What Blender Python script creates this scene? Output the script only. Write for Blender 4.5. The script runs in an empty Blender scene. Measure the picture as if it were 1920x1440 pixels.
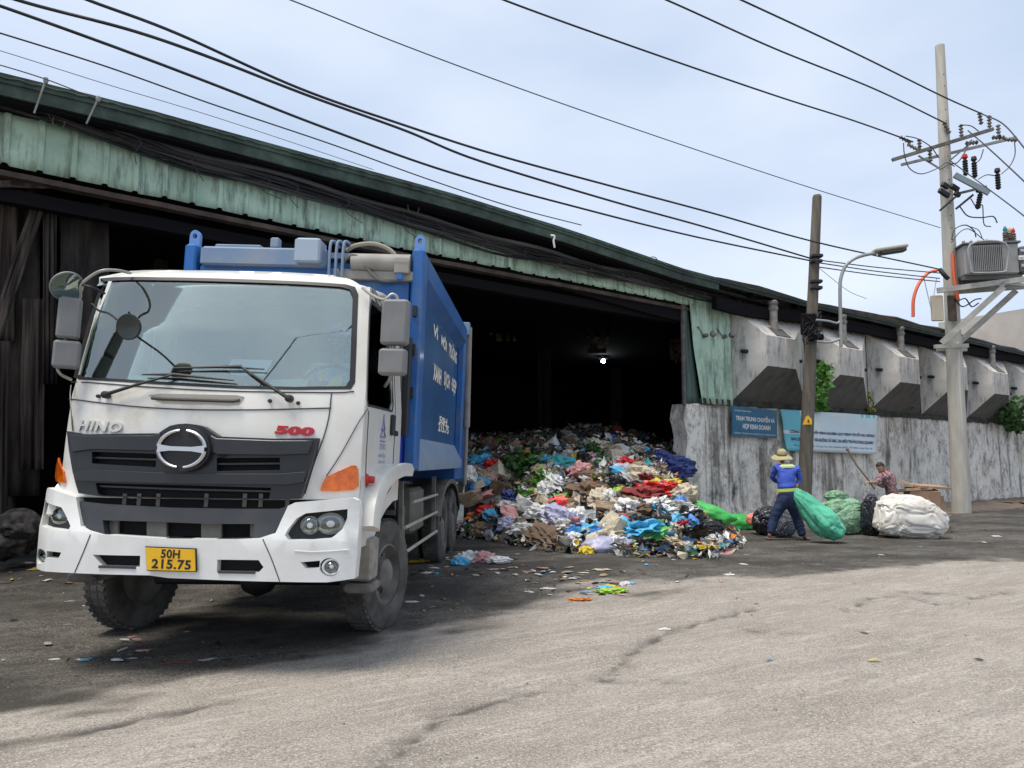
import bpy, bmesh, math, random
from mathutils import Vector, Matrix, noise, Euler
R = math.radians
SC = bpy.context.scene
COL = SC.collection
# ------------------------------------------------------------------ camera
CAMH, PITCH, FPX = 1.55, R(5.8), 1440.0
cd = bpy.data.cameras.new('camera'); cam = bpy.data.objects.new('camera', cd); COL.objects.link(cam)
cam.location = (0, 0, CAMH); cam.rotation_euler = (R(90) + PITCH, 0, 0)
cd.sensor_fit = 'HORIZONTAL'; cd.sensor_width = 36; cd.lens = 36 * FPX / 1920; cd.clip_end = 3000; cd.clip_start = .05
SC.camera = cam
# ------------------------------------------------------------------ sky, sun, exposure
SUN_EL, SUN_AZ = 71, -55      # azimuth measured at the camera: negative = to the left of straight behind
sd = Vector((math.sin(R(SUN_AZ)) * math.cos(R(SUN_EL)), -math.cos(R(SUN_AZ)) * math.cos(R(SUN_EL)), math.sin(R(SUN_EL))))
W = bpy.data.worlds.new('World'); SC.world = W; W.use_nodes = True
nt = W.node_tree; nt.nodes.clear()
def N(t, kind, **kw):
    n = t.nodes.new(kind)
    for k, v in kw.items():
        if k in n.inputs.keys() and not hasattr(n, k): n.inputs[k].default_value = v
        else: setattr(n, k, v)
    return n
wo = N(nt, 'ShaderNodeOutputWorld'); bg = N(nt, 'ShaderNodeBackground')
sky = N(nt, 'ShaderNodeTexSky'); sky.sky_type = 'NISHITA'; sky.sun_disc = False
sky.sun_elevation = R(SUN_EL); sky.sun_rotation = math.atan2(sd.x, sd.y); sky.air_density = 1.0; sky.dust_density = 2.0
geo = N(nt, 'ShaderNodeNewGeometry'); tc = N(nt, 'ShaderNodeTexCoord')
mp = N(nt, 'ShaderNodeMapping'); mp.inputs['Scale'].default_value = (1, 1, 2.6); mp.inputs['Location'].default_value = (.3, .2, .9)
nz = N(nt, 'ShaderNodeTexNoise'); nz.inputs['Scale'].default_value = 1.9; nz.inputs['Detail'].default_value = 5; nz.inputs['Roughness'].default_value = .45
cr = N(nt, 'ShaderNodeValToRGB'); cr.color_ramp.elements[0].position = .32; cr.color_ramp.elements[1].position = .72
cr.color_ramp.elements[0].color = (3.45, 4.25, 5.5, 1); cr.color_ramp.elements[1].color = (5.85, 6.3, 7.1, 1)
mx = N(nt, 'ShaderNodeMix'); mx.data_type = 'RGBA'; mx.inputs[0].default_value = .82
L = nt.links.new
L(tc.outputs['Generated'], mp.inputs['Vector']); L(mp.outputs[0], nz.inputs['Vector']); L(nz.outputs['Fac'], cr.inputs[0])
L(sky.outputs[0], mx.inputs[6]); L(cr.outputs[0], mx.inputs[7]); L(mx.outputs[2], bg.inputs['Color']); L(bg.outputs[0], wo.inputs[0])
bg.inputs['Strength'].default_value = .1
sl = bpy.data.lights.new('sun', 'SUN'); sl.energy = 2.3; sl.angle = R(24); sl.color = (1, .93, .82)
so = bpy.data.objects.new('sun', sl); COL.objects.link(so); so.rotation_euler = sd.to_track_quat('Z', 'Y').to_euler()
SC.view_settings.view_transform = 'Standard'; SC.view_settings.look = 'None'; SC.view_settings.exposure = .75; SC.view_settings.gamma = 1
SC.cycles.max_bounces = 6; SC.cycles.transparent_max_bounces = 12
# ------------------------------------------------------------------ design-time pixel helpers (full photo pixels)
CO = Vector((0, 0, CAMH)); FW = Vector((0, math.cos(PITCH), math.sin(PITCH))); UP = Vector((0, -math.sin(PITCH), math.cos(PITCH))); RT = Vector((1, 0, 0))
def ray(px, py): return FW + RT * ((px - 960) / FPX) - UP * ((py - 720) / FPX)
def gnd(px, py, z=0.0):
    r = ray(px, py); return CO + r * ((z - CAMH) / r.z)
def onpl(px, py, p0, n):
    r = ray(px, py); return CO + r * ((Vector(p0) - CO).dot(n) / r.dot(n))
def aty(px, py, Y):
    r = ray(px, py); return CO + r * (Y / r.y)
# ------------------------------------------------------------------ materials
MATS = {}
def mat(name, col, rough=.7, metal=0.0, col2=None, scale=2.0, lo=.38, hi=.66, bump=0.0, bscale=25.0, stretch=(1, 1, 1), col3=None, s3=.6, lo3=.55, hi3=.7, st3=(1, 1, 1), spec=.5, emit=None, estr=0, rvar=0.0, alpha=None, coat=0.0, trans=0.0):
    if name in MATS: return MATS[name]
    m = bpy.data.materials.new(name); m.use_nodes = True; t = m.node_tree
    b = t.nodes['Principled BSDF']; l = t.links.new
    b.inputs['Base Color'].default_value = (*col, 1); b.inputs['Roughness'].default_value = rough; b.inputs['Metallic'].default_value = metal
    b.inputs['Specular IOR Level'].default_value = spec
    if coat: b.inputs['Coat Weight'].default_value = coat; b.inputs['Coat Roughness'].default_value = .12
    if emit: b.inputs['Emission Color'].default_value = (*emit, 1); b.inputs['Emission Strength'].default_value = estr
    tcn = t.nodes.new('ShaderNodeTexCoord')
    def nse(sc, st, det=7, ro=.6):
        mpn = t.nodes.new('ShaderNodeMapping'); mpn.inputs['Scale'].default_value = st
        n = t.nodes.new('ShaderNodeTexNoise'); n.inputs['Scale'].default_value = sc; n.inputs['Detail'].default_value = det; n.inputs['Roughness'].default_value = ro
        l(tcn.outputs['Object'], mpn.inputs[0]); l(mpn.outputs[0], n.inputs['Vector']); return n
    def ramp(n, a, c):
        r = t.nodes.new('ShaderNodeMapRange'); r.inputs['From Min'].default_value = a; r.inputs['From Max'].default_value = c
        l(n.outputs['Fac'], r.inputs['Value']); return r
    def mixc(f, a, c):
        x = t.nodes.new('ShaderNodeMix'); x.data_type = 'RGBA'; l(f, x.inputs[0])
        if isinstance(a, tuple): x.inputs[6].default_value = (*a, 1)
        else: l(a, x.inputs[6])
        x.inputs[7].default_value = (*c, 1); return x.outputs[2]
    cur = col
    if col2:
        r = ramp(nse(scale, stretch), lo, hi); cur = mixc(r.outputs[0], col, col2)
        if rvar:
            rr = t.nodes.new('ShaderNodeMapRange'); rr.inputs['To Min'].default_value = rough; rr.inputs['To Max'].default_value = min(1, rough + rvar)
            l(r.outputs[0], rr.inputs['Value']); l(rr.outputs[0], b.inputs['Roughness'])
    if col3:
        r = ramp(nse(s3, st3, 9, .68), lo3, hi3); cur = mixc(r.outputs[0], cur, col3)
    if not isinstance(cur, tuple): l(cur, b.inputs['Base Color'])
    if bump:
        n = nse(bscale, (1, 1, 1), 5); bp = t.nodes.new('ShaderNodeBump'); bp.inputs['Strength'].default_value = bump; bp.inputs['Distance'].default_value = .02
        l(n.outputs['Fac'], bp.inputs['Height']); l(bp.outputs[0], b.inputs['Normal'])
    if trans: b.inputs['Transmission Weight'].default_value = trans
    m.diffuse_color = (*col, 1)
    MATS[name] = m; return m
# ------------------------------------------------------------------ mesh builder
class MB:
    def __init__(s): s.v = []; s.f = []; s.m = []
    def add(s, vs, fs, mi=0):
        o = len(s.v); s.v += [tuple(v) for v in vs]; s.f += [tuple(i + o for i in f) for f in fs]; s.m += [mi] * len(fs)
    def box(s, c, d, rot=None, mi=0, bev=0.0, taper=1.0):
        hx, hy, hz = d[0] / 2, d[1] / 2, d[2] / 2
        b = min(bev, hx * .9, hy * .9, hz * .9)
        if b <= 0:
            P = [(x * (taper if z > 0 else 1), y * (taper if z > 0 else 1), z) for z in (-hz, hz) for x, y in ((-hx, -hy), (hx, -hy), (hx, hy), (-hx, hy))]
            F = [(3, 2, 1, 0), (4, 5, 6, 7), (0, 1, 5, 4), (1, 2, 6, 5), (2, 3, 7, 6), (3, 0, 4, 7)]
        else:
            P = []; 
            for z, k in ((-hz, b), (-hz + b, 0), (hz - b, 0), (hz, b)):
                for x, y in ((-1, -1), (1, -1), (1, 1), (-1, 1)):
                    X, Y = hx - k, hy - k
                    if (x * y) > 0: P += [(x * X, y * (Y - b) , z), (x * (X - b), y * Y, z)] if x < 0 else [(x * X, y * (Y - b), z), (x * (X - b), y * Y, z)]
                    else: P += [(x * (X - b), y * Y, z), (x * X, y * (Y - b), z)]
            F = [tuple(range(7, -1, -1)), tuple(range(24, 32))]
            for r in range(3):
                for i in range(8): j = (i + 1) % 8; F.append((r * 8 + i, r * 8 + j, r * 8 + 8 + j, r * 8 + 8 + i))
        M3 = rot if isinstance(rot, Matrix) else (Euler(rot).to_matrix() if rot else None)
        c = Vector(c)
        s.add([(M3 @ Vector(p) if M3 else Vector(p)) + c for p in P], F, mi)
    def tube(s, pts, r, n=8, mi=0, cap=True, flat=1.0):
        pts = [Vector(p) for p in pts]; k = len(pts)
        rs = r if isinstance(r, (list, tuple)) else [r] * k
        up = Vector((0, 0, 1)); V = []; prev = None
        for i, p in enumerate(pts):
            t = (pts[min(i + 1, k - 1)] - pts[max(i - 1, 0)]).normalized()
            a = (prev - t * prev.dot(t)) if prev is not None else (up.cross(t) if abs(t.z) < .95 else Vector((1, 0, 0)).cross(t))
            if a.length < 1e-6: a = Vector((1, 0, 0)).cross(t)
            a.normalize(); prev = a; b = t.cross(a)
            for j in range(n):
                th = 2 * math.pi * j / n; V.append(p + (a * math.cos(th) + b * math.sin(th) * flat) * rs[i])
        F = [(i * n + j, i * n + (j + 1) % n, (i + 1) * n + (j + 1) % n, (i + 1) * n + j) for i in range(k - 1) for j in range(n)]
        if cap: F += [tuple(range(n - 1, -1, -1)), tuple((k - 1) * n + j for j in range(n))]
        s.add(V, F, mi)
    def lathe(s, prof, c=(0, 0, 0), axis=(0, 0, 1), n=24, mi=0, closed=False):
        ax = Vector(axis).normalized(); a = ax.orthogonal().normalized(); b = ax.cross(a); c = Vector(c); k = len(prof)
        V = [c + ax * h + (a * math.cos(2 * math.pi * j / n) + b * math.sin(2 * math.pi * j / n)) * r for r, h in prof for j in range(n)]
        F = [(i * n + j, i * n + (j + 1) % n, (i + 1) % k * n + (j + 1) % n, (i + 1) % k * n + j) for i in range(k if closed else k - 1) for j in range(n)]
        s.add(V, F, mi)
    def poly(s, pts, d, mi=0):      # closed outline (3-D points) extruded by vector d
        k = len(pts); d = Vector(d); P = [Vector(p) for p in pts]
        s.add(P + [p + d for p in P], [tuple(range(k - 1, -1, -1)), tuple(range(k, 2 * k))] + [(i, (i + 1) % k, k + (i + 1) % k, k + i) for i in range(k)], mi)
    def build(s, name, mats, parent=None, smooth=30, mw=None, bevel=0.0):
        me = bpy.data.meshes.new(name); me.from_pydata(s.v, [], s.f)
        for m in (mats if isinstance(mats, (list, tuple)) else [mats]): me.materials.append(m)
        me.polygons.foreach_set('material_index', s.m)
        return fin(name, me, parent, smooth, mw, bevel)
def fin(name, me, parent=None, smooth=30, mw=None, bevel=0.0, recalc=True):
    if recalc:
        bm = bmesh.new(); bm.from_mesh(me); bmesh.ops.recalc_face_normals(bm, faces=bm.faces[:]); bm.to_mesh(me); bm.free()
    if smooth:
        me.polygons.foreach_set('use_smooth', [True] * len(me.polygons))
        try: me.set_sharp_from_angle(angle=R(smooth))
        except Exception: pass
    o = bpy.data.objects.new(name, me); COL.objects.link(o)
    if parent: o.parent = parent
    if mw is not None: o.matrix_local = mw
    if bevel:
        b = o.modifiers.new('b', 'BEVEL'); b.width = bevel; b.segments = 2; b.limit_method = 'ANGLE'; b.angle_limit = R(40)
    return o
def tag(o, label=None, cat=None, group=None, kind=None):
    for k, v in (('label', label), ('category', cat), ('group', group), ('kind', kind)):
        if v: o[k] = v
    return o
def empty(name, loc=(0, 0, 0), rot=(0, 0, 0), label=None, cat=None, group=None):
    o = bpy.data.objects.new(name, None); COL.objects.link(o); o.location = loc; o.rotation_euler = rot; o.empty_display_size = .2
    return tag(o, label, cat, group)
def copy_tree(o, parent=None):
    c = o.copy(); COL.objects.link(c)
    if parent: c.parent = parent
    for ch in list(o.children): copy_tree(ch, c)
    return c
def spline(pts, n=8):       # Catmull-Rom through points
    P = [Vector(p) for p in pts]; P = [P[0] * 2 - P[1]] + P + [P[-1] * 2 - P[-2]]; out = []
    for i in range(1, len(P) - 2):
        for k in range(n):
            t = k / n; a, b, c, d = P[i - 1:i + 3]
            out.append(.5 * ((2 * b) + (c - a) * t + (2 * a - 5 * b + 4 * c - d) * t * t + (3 * b - a - 3 * c + d) * t ** 3))
    out.append(P[-2]); return out
def textmesh(body, spacing=1.0, bold=.0, extrude=0.0, res=3):
    c = bpy.data.curves.new('t', 'FONT'); c.body = body; c.size = 1; c.extrude = extrude; c.offset = bold; c.space_character = spacing; c.resolution_u = res; c.align_x = 'LEFT'
    o = bpy.data.objects.new('t', c); COL.objects.link(o); dg = bpy.context.evaluated_depsgraph_get()
    me = bpy.data.meshes.new_from_object(o.evaluated_get(dg)); bpy.data.objects.remove(o); bpy.data.curves.remove(c); return me
def text_on(name, body, fn, w, h, m, parent, bold=.02, spacing=1.0, shear=0.0, extrude=0.0):
    """lettering fitted to a w x h box; fn(u, v, d) gives the surface point (u,v in metres from lower left, d = depth)"""
    me = textmesh(body, spacing, bold, extrude)
    xs = [v.co.x for v in me.vertices]; ys = [v.co.y for v in me.vertices]
    x0, x1, y0, y1 = min(xs), max(xs), min(ys), max(ys)
    for v in me.vertices:
        vv = (v.co.y - y0) / (y1 - y0); v.co = fn((v.co.x - x0) / (x1 - x0) * w + shear * vv * h, vv * h, v.co.z)
    me.materials.clear(); me.materials.append(m)
    return fin(name, me, parent, 0)
def sstep(a, b, x):
    t = max(0, min(1, (x - a) / (b - a))); return t * t * (3 - 2 * t)
def pn(v, s=1.0): return noise.noise(Vector(v) * s)
# ------------------------------------------------------------------ building frame: s along the front, w into the shed
G0 = gnd(1300, 985); BD = Vector((.803, .596, 0)).normalized(); BN = Vector((-BD.y, BD.x, 0)); BA = math.atan2(BD.y, BD.x)
def B(s, w, z): return G0 + BD * s + BN * w + Vector((0, 0, z))
def bs(px, py, w=0):
    q = onpl(px, py, G0 + BN * w, BN); return ((q - G0).dot(BD), q.z)
BM = Matrix.Translation(G0) @ Matrix.Rotation(BA, 4, 'Z')     # building local -> world
def gh(X, Y):
    return .12 * sstep(8.3, 11.3, Y) * (1 - sstep(1.0, 4.0, X)) * sstep(-12, -6, X)
# ================================================================== GROUND
def interp(tab, x):
    if x <= tab[0][0]: return tab[0][1]
    for (a, b), (c, d) in zip(tab, tab[1:]):
        if x <= c: return b + (d - b) * (x - a) / (c - a)
    return tab[-1][1]
EDGE = [(gnd(*p).x, gnd(*p).y) for p in ((-250, 1400), (0, 1335), (300, 1285), (500, 1240), (700, 1190), (900, 1150), (1050, 1120), (1350, 1085), (1600, 1068), (1920, 1050), (2300, 1040))]
BAND = [(gnd(*p).x, gnd(*p).y) for p in ((-200, 1425), (150, 1372), (300, 1340), (450, 1312), (700, 1240), (900, 1200))]
CRK = [[gnd(*p) for p in c] for c in (
    [(640, 1500), (760, 1400), (830, 1345), (950, 1310), (1050, 1285)], [(1280, 1278), (1130, 1275), (1180, 1230), (1240, 1190), (1330, 1162), (1420, 1140)],
    [(1590, 1145), (1630, 1122), (1690, 1118), (1760, 1132)], [(1410, 1183), (1475, 1186)], [(1820, 1122), (1900, 1110)], [(1700, 1110), (1790, 1115)], [(150, 1372), (300, 1340), (420, 1318)])]
def segd(p, a, b):
    ab = b - a; t = max(0, min(1, (p - a).dot(ab) / ab.length_squared)); return (p - a - ab * t).length
def build_ground():
    def axis(lo, hi, st, far):
        a = [lo + i * st for i in range(int((hi - lo) / st) + 1)]
        g = st; x = hi; b = []
        while x < far: g *= 1.5; x += g; b.append(x)
        g = st; x = lo; c = []
        while x > -far: g *= 1.5; x -= g; c.append(x)
        return c[::-1] + a + b
    xs = axis(-11, 20, .065, 1200); yb = [2.2]
    while yb[-1] < 24: yb.append(yb[-1] + max(.035, yb[-1] * .0125))
    ya = axis(2.2, 24, .11, 1200); ys = [v for v in ya if v < 2.19] + yb + [v for v in ya if v > 24.4]
    nx, ny = len(xs), len(ys); V = []; A = []
    for y in ys:
        for x in xs:
            z = gh(x, y); m = 0; c = 0
            if -30 < x < 45 and 0 < y < 60:
                u_ = x * .85 + y * .53; v_ = -x * .53 + y * .85; n = pn((u_ * .45, v_ * 1.0, 3.1)) * .9 + pn((u_ * 1.2, v_ * 3.4, 7)) * .6 + pn((u_ * 4, v_ * 8, 1)) * .4
                eb = interp(EDGE, x); m = sstep(-.42, .42, (y - eb + .12) * .95 + n * 1.05)
                if y < 6: m = max(m, .75 * sstep(.05, .4, .25 - abs((y - interp(BAND, x)) * 1.6) + n * .35) * sstep(.5, -1.2, x))
                p = Vector((x, y, 0))
                d = min(segd(p, a, b) for cr_ in CRK for a, b in zip(cr_, cr_[1:])) if y < 13 else 9
                dw = d + .05 * pn((x * 5, y * 5, 4)); c = max((1 - sstep(.0, .035, dw)) * sstep(-.55, .0, pn((x * 3, y * 3, 4))), .6 * (1 - sstep(.0, .16 + .14 * pn((x * 2, y * 2, 0)), dw)) * sstep(-.25, .35, pn((x * 7, y * 9, 4))))
                z += .012 * pn((x * .8, y * .8, 0)) + .006 * pn((x * 4, y * 4, 5)) - .018 * c + (.012 * pn((x * 1.7, y * 3.0, 9)) + .008 * pn((x * 8, y * 8, 2))) * m
            V.append((x, y, z)); A.append((m, c))
    F = [(j * nx + i, j * nx + i + 1, (j + 1) * nx + i + 1, (j + 1) * nx + i) for j in range(ny - 1) for i in range(nx - 1)]
    me = bpy.data.meshes.new('ground'); me.from_pydata(V, [], F)
    at = me.color_attributes.new('wear', 'FLOAT_COLOR', 'POINT')
    at.data.foreach_set('color', [k for a in A for k in (a[0], a[1], 0, 1)])
    m = bpy.data.materials.new('worn_road'); m.use_nodes = True; t = m.node_tree; b = t.nodes['Principled BSDF']; l = t.links.new
    b.inputs['Roughness'].default_value = .9; b.inputs['Specular IOR Level'].default_value = .25
    at_ = t.nodes.new('ShaderNodeVertexColor'); at_.layer_name = 'wear'; sp = t.nodes.new('ShaderNodeSeparateColor'); l(at_.outputs[0], sp.inputs[0])
    tcn = t.nodes.new('ShaderNodeTexCoord')
    def nse(sc, st=(1, 1, 1), det=8, ro=.65, rot=0):
        q = t.nodes.new('ShaderNodeMapping'); q.vector_type = 'TEXTURE'; q.inputs['Scale'].default_value = tuple(1 / v for v in st); q.inputs['Rotation'].default_value = (0, 0, rot)
        n = t.nodes.new('ShaderNodeTexNoise'); n.inputs['Scale'].default_value = sc; n.inputs['Detail'].default_value = det; n.inputs['Roughness'].default_value = ro
        l(tcn.outputs['Object'], q.inputs[0]); l(q.outputs[0], n.inputs['Vector']); return n.outputs['Fac']
    def mr(f, a, c, d=0., e=1.):
        r = t.nodes.new('ShaderNodeMapRange'); r.inputs[1].default_value = a; r.inputs[2].default_value = c; r.inputs[3].default_value = d; r.inputs[4].default_value = e; l(f, r.inputs[0]); return r.outputs[0]
    def mix(f, a, c):
        x = t.nodes.new('ShaderNodeMix'); x.data_type = 'RGBA'; l(f, x.inputs[0])
        for i, q in ((6, a), (7, c)):
            if isinstance(q, tuple): x.inputs[i].default_value = (*q, 1)
            else: l(q, x.inputs[i])
        return x.outputs[2]
    light = mix(mr(nse(.7, (1, 2.4, 1), rot=.56), .36, .64), (.25, .222, .19), (.385, .346, .302))
    light = mix(mr(nse(9, (1, 1.8, 1), det=5, rot=.56), .40, .66, 0, .45), light, (.19, .167, .142))
    light = mix(mr(nse(22, (1, 1.5, 1), det=6, ro=.75, rot=.56), .50, .60, 0, .55), light, (.17, .15, .128))
    light = mix(mr(nse(5, (.35, 2.6, 1), det=6, rot=.56), .54, .64, 0, .38), light, (.50, .46, .41))
    light = mix(mr(nse(70, det=3), .52, .64, 0, .8), light, (.56, .52, .46))
    light = mix(mr(nse(45, det=4, ro=.8), .34, .46, .75, 0), light, (.08, .07, .062))
    light = mix(mr(nse(3.2, (.35, 2.2, 1), rot=.56), .56, .72, 0, .45), light, (.145, .13, .118))
    dark = mix(mr(nse(1.6, (1, 2.2, 1), rot=.56), .38, .66), (.048, .044, .039), (.115, .105, .091))
    dark = mix(mr(nse(60, det=3), .52, .64, 0, .8), dark, (.27, .25, .22))
    dark = mix(mr(nse(6, (.4, 2.4, 1), det=6, rot=.56), .55, .66, 0, .35), dark, (.20, .18, .155))
    dark = mix(mr(nse(14, det=5), .36, .46, .6, 0), dark, (.03, .028, .026))
    dark = mix(mr(nse(4.5, (.6, 1.8, 1)), .62, .72, 0, .5), dark, (.16, .145, .125))
    dark = mix(mr(nse(2.1, det=9), .30, .42, .7, 0), dark, (.022, .021, .02))
    dark = mix(mr(nse(.45, (1, 1.6, 1), det=4), .44, .60, 0, .75), dark, (.035, .032, .028))
    col = mix(sp.outputs[0], light, dark)
    col = mix(mr(sp.outputs[1], 0, 1, 0, .8), col, (.055, .05, .046))
    l(col, b.inputs['Base Color'])
    bp = t.nodes.new('ShaderNodeBump'); bp.inputs['Strength'].default_value = .7; bp.inputs['Distance'].default_value = .02
    l(nse(26, det=6, ro=.75), bp.inputs['Height']); l(bp.outputs[0], b.inputs['Normal'])
    me.materials.append(m)
    o = fin('ground', me, None, 80, recalc=False); tag(o, kind='structure')
build_ground()
# ================================================================== SHED
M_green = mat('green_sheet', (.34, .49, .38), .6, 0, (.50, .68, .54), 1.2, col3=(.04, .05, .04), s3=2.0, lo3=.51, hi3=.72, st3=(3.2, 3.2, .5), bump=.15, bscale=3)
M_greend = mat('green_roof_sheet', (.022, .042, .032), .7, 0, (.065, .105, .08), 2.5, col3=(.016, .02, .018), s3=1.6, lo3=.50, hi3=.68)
M_soot = mat('soot_shade', (.010, .0095, .011), .95, spec=.1)  # near-black: soot at the eaves; on inner walls, shade put into the colour
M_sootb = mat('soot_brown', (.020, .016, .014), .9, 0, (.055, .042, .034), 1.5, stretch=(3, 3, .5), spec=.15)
M_rust = mat('dark_rust_steel', (.035, .026, .020), .8, 0, (.10, .072, .055), 3)
M_cable = mat('black_cable', (.012, .012, .014), .6)
M_cableg = mat('grey_cable', (.05, .05, .056), .6)
M_conc = mat('stained_concrete', (.38, .34, .29), .9, 0, (.76, .72, .65), 1.15, col3=(.045, .041, .036), s3=.9, lo3=.54, hi3=.66, st3=(2.2, 2.2, .8), bump=.6, bscale=9, lo=.36, hi=.50, stretch=(1.6, 1.6, .9))
def second_layer(m, sc, a, c, colr, fac, st=(1, 1, 1)):     # one more layer of blotches on an existing material
    t = m.node_tree; b = t.nodes['Principled BSDF']; src = b.inputs['Base Color'].links[0].from_socket; tc_ = t.nodes.new('ShaderNodeTexCoord'); q = t.nodes.new('ShaderNodeMapping'); q.inputs['Scale'].default_value = st; q.inputs['Location'].default_value = (3, 7, 2)
    n = t.nodes.new('ShaderNodeTexNoise'); n.inputs['Scale'].default_value = sc; n.inputs['Detail'].default_value = 8; n.inputs['Roughness'].default_value = .7
    r = t.nodes.new('ShaderNodeMapRange'); r.inputs[1].default_value = a; r.inputs[2].default_value = c; r.inputs[4].default_value = fac
    x = t.nodes.new('ShaderNodeMix'); x.data_type = 'RGBA'; x.inputs[7].default_value = (*colr, 1); l = t.links.new
    l(tc_.outputs['Object'], q.inputs[0]); l(q.outputs[0], n.inputs['Vector']); l(n.outputs['Fac'], r.inputs[0]); l(r.outputs[0], x.inputs[0]); l(src, x.inputs[6]); l(x.outputs[2], b.inputs['Base Color'])
second_layer(M_conc, 2.6, .50, .60, (.14, .125, .11), .6, (1.2, 1.2, .8)); second_layer(M_conc, 6, .50, .60, (.78, .75, .69), .7, (1, 1, .8)); second_layer(M_conc, .55, .54, .62, (.05, .043, .036), .7, (3.4, 3.4, .25)); second_layer(M_conc, 1.2, .50, .60, (.80, .77, .71), .55, (1, 1, 1)); second_layer(M_conc, 9, .56, .64, (.06, .055, .05), .6, (1.3, 1.3, .8)); second_layer(M_conc, .7, .54, .62, (.32, .25, .18), .4)
second_layer(M_green, 3, .54, .64, (.16, .13, .09), .35, (3, 3, .5)); second_layer(M_green, 5, .57, .66, (.55, .68, .58), .5, (2, 2, .6)); second_layer(M_green, 1.1, .56, .66, (.05, .06, .05), .35, (1, 1, .8))
M_concb = mat('precast_concrete', (.44, .42, .385), .85, 0, (.64, .61, .565), 1.1, col3=(.07, .066, .06), s3=1.5, lo3=.52, hi3=.70, st3=(2.6, 2.6, .5), bump=.3, bscale=12)
second_layer(M_concb, 2.5, .54, .66, (.12, .115, .10), .6, (2, 2, .7)); second_layer(M_concb, 9, .56, .66, (.60, .58, .54), .5)
M_steelg = mat('galvanised_grey', (.36, .37, .36), .5, .5, (.22, .22, .21), 3)
shed = empty('transfer_shed', G0, (0, 0, BA), 'long sooty shed with green sheet fascia over a wide dark opening full of rubbish', 'shed')
SH = lambda: dict(parent=shed)
ZB = [(-22, 5.74), (-14.5, 5.72), (-8, 5.58), (0, 5.50), (.35, 5.48)]; ZT = [(-22, 6.65), (-14.5, 6.60), (-11.7, 6.35), (-7, 6.15), (0, 5.93), (.4, 5.9)]
# corrugated fascia hung over the opening
def fascia():
    V = []; F = []; s = -22.0; prof = []
    rnd = random.Random(4)
    while s < .38:
        p = .42 if s < -6 else .34
        d = .045 if s < -6 else .02
        prof += [(s, 0), (s + p * .72, 0), (s + p * .78, -d), (s + p * .92, -d), (s + p * .98, 0)]; s += p
    nz_ = 5
    for (a, w) in prof:
        zb = interp(ZB, a) + .03 * pn((a * 2, 0, 0)) + (.02 if w else 0); zt = interp(ZT, a)
        for k in range(nz_):
            q = k / (nz_ - 1); V.append((a, w - .05 + .05 * pn((a * .9, q * 1.3, 2)), zb + (zt - zb) * q))
    F = [(i * nz_ + k, (i + 1) * nz_ + k, (i + 1) * nz_ + k + 1, i * nz_ + k + 1) for i in range(len(prof) - 1) for k in range(nz_ - 1)]
    m = MB(); m.add(V, F); o = m.build('fascia_panel', M_green, shed, 25)
    q = o.modifiers.new('s', 'SOLIDIFY'); q.thickness = .01
fascia()
def strip(name, tab, w0, w1, dz0, dz1, m, s0=-22, s1=.4, n=40):
    k = MB(); P = []
    for i in range(n + 1):
        s = s0 + (s1 - s0) * i / n; z = interp(tab, s) + .012 * pn((s, 4, 0)); P += [(s, w0, z + dz0), (s, w1, z + dz0), (s, w1, z + dz1), (s, w0, z + dz1)]
    F = [(a * 4 + j, a * 4 + (j + 1) % 4, a * 4 + 4 + (j + 1) % 4, a * 4 + 4 + j) for a in range(n) for j in range(4)] + [(0, 1, 2, 3), (n * 4 + 3, n * 4 + 2, n * 4 + 1, n * 4)]
    k.add(P, F); return k.build(name, m, shed, 30)
strip('lintel_beam', ZB, -.04, .14, -.15, -.07, M_rust)
strip('door_rail', ZB, .16, .36, -.46, -.26, M_soot)
# roof edge: seen against the sky
W_E = -.55
RE = [bs(px, py, W_E) for px, py in ((-400, 40), (0, 139), (200, 187), (400, 242), (600, 297), (840, 362), (1060, 430), (1280, 505), (1500, 563), (1700, 610), (1920, 660), (2100, 696))]
RE = [(-26, RE[0][1])] + RE + [(34, RE[-1][1])]
RET = sorted(RE)
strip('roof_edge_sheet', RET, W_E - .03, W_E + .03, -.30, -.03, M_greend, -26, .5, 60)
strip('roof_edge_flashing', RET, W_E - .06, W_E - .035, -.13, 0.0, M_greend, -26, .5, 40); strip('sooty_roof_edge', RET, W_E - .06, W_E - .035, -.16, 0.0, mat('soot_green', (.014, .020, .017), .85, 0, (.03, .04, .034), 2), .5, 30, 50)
# corrugated roof slope and underside
def roof():
    V = []; F = []; n = 420; rows = [(W_E, 0.0, 0), (W_E, -.04, 1), (6, 1.1, 0), (26, 2.6, 0)]
    for i in range(n + 1):
        s = -26 + 60 * i / n; c = .02 if i % 2 else 0
        z = interp(RET, s) - .06
        V += [(s, W_E - .08, z + c), (s, 8, z + .8 + c), (s, 26, z + 1.2 + c)]
    F = [(i * 3 + k, i * 3 + 3 + k, i * 3 + 4 + k, i * 3 + 1 + k) for i in range(n) for k in range(2)]
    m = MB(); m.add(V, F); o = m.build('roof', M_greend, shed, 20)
    q = o.modifiers.new('s', 'SOLIDIFY'); q.thickness = .02; q.offset = -1
    for i in range(31):
        s = -26 + 2 * i; z0 = interp(RET, s)
        m = MB(); m.box((s, -.25, z0 - .16), (.08, .56, .12)); m.build('eave_rafter', M_soot, shed)
roof()
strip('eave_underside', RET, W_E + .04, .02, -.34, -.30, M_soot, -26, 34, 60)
strip('upper_wall', RET, .04, .12, -1.1, -.32, M_soot, -26, .5, 60)
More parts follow.
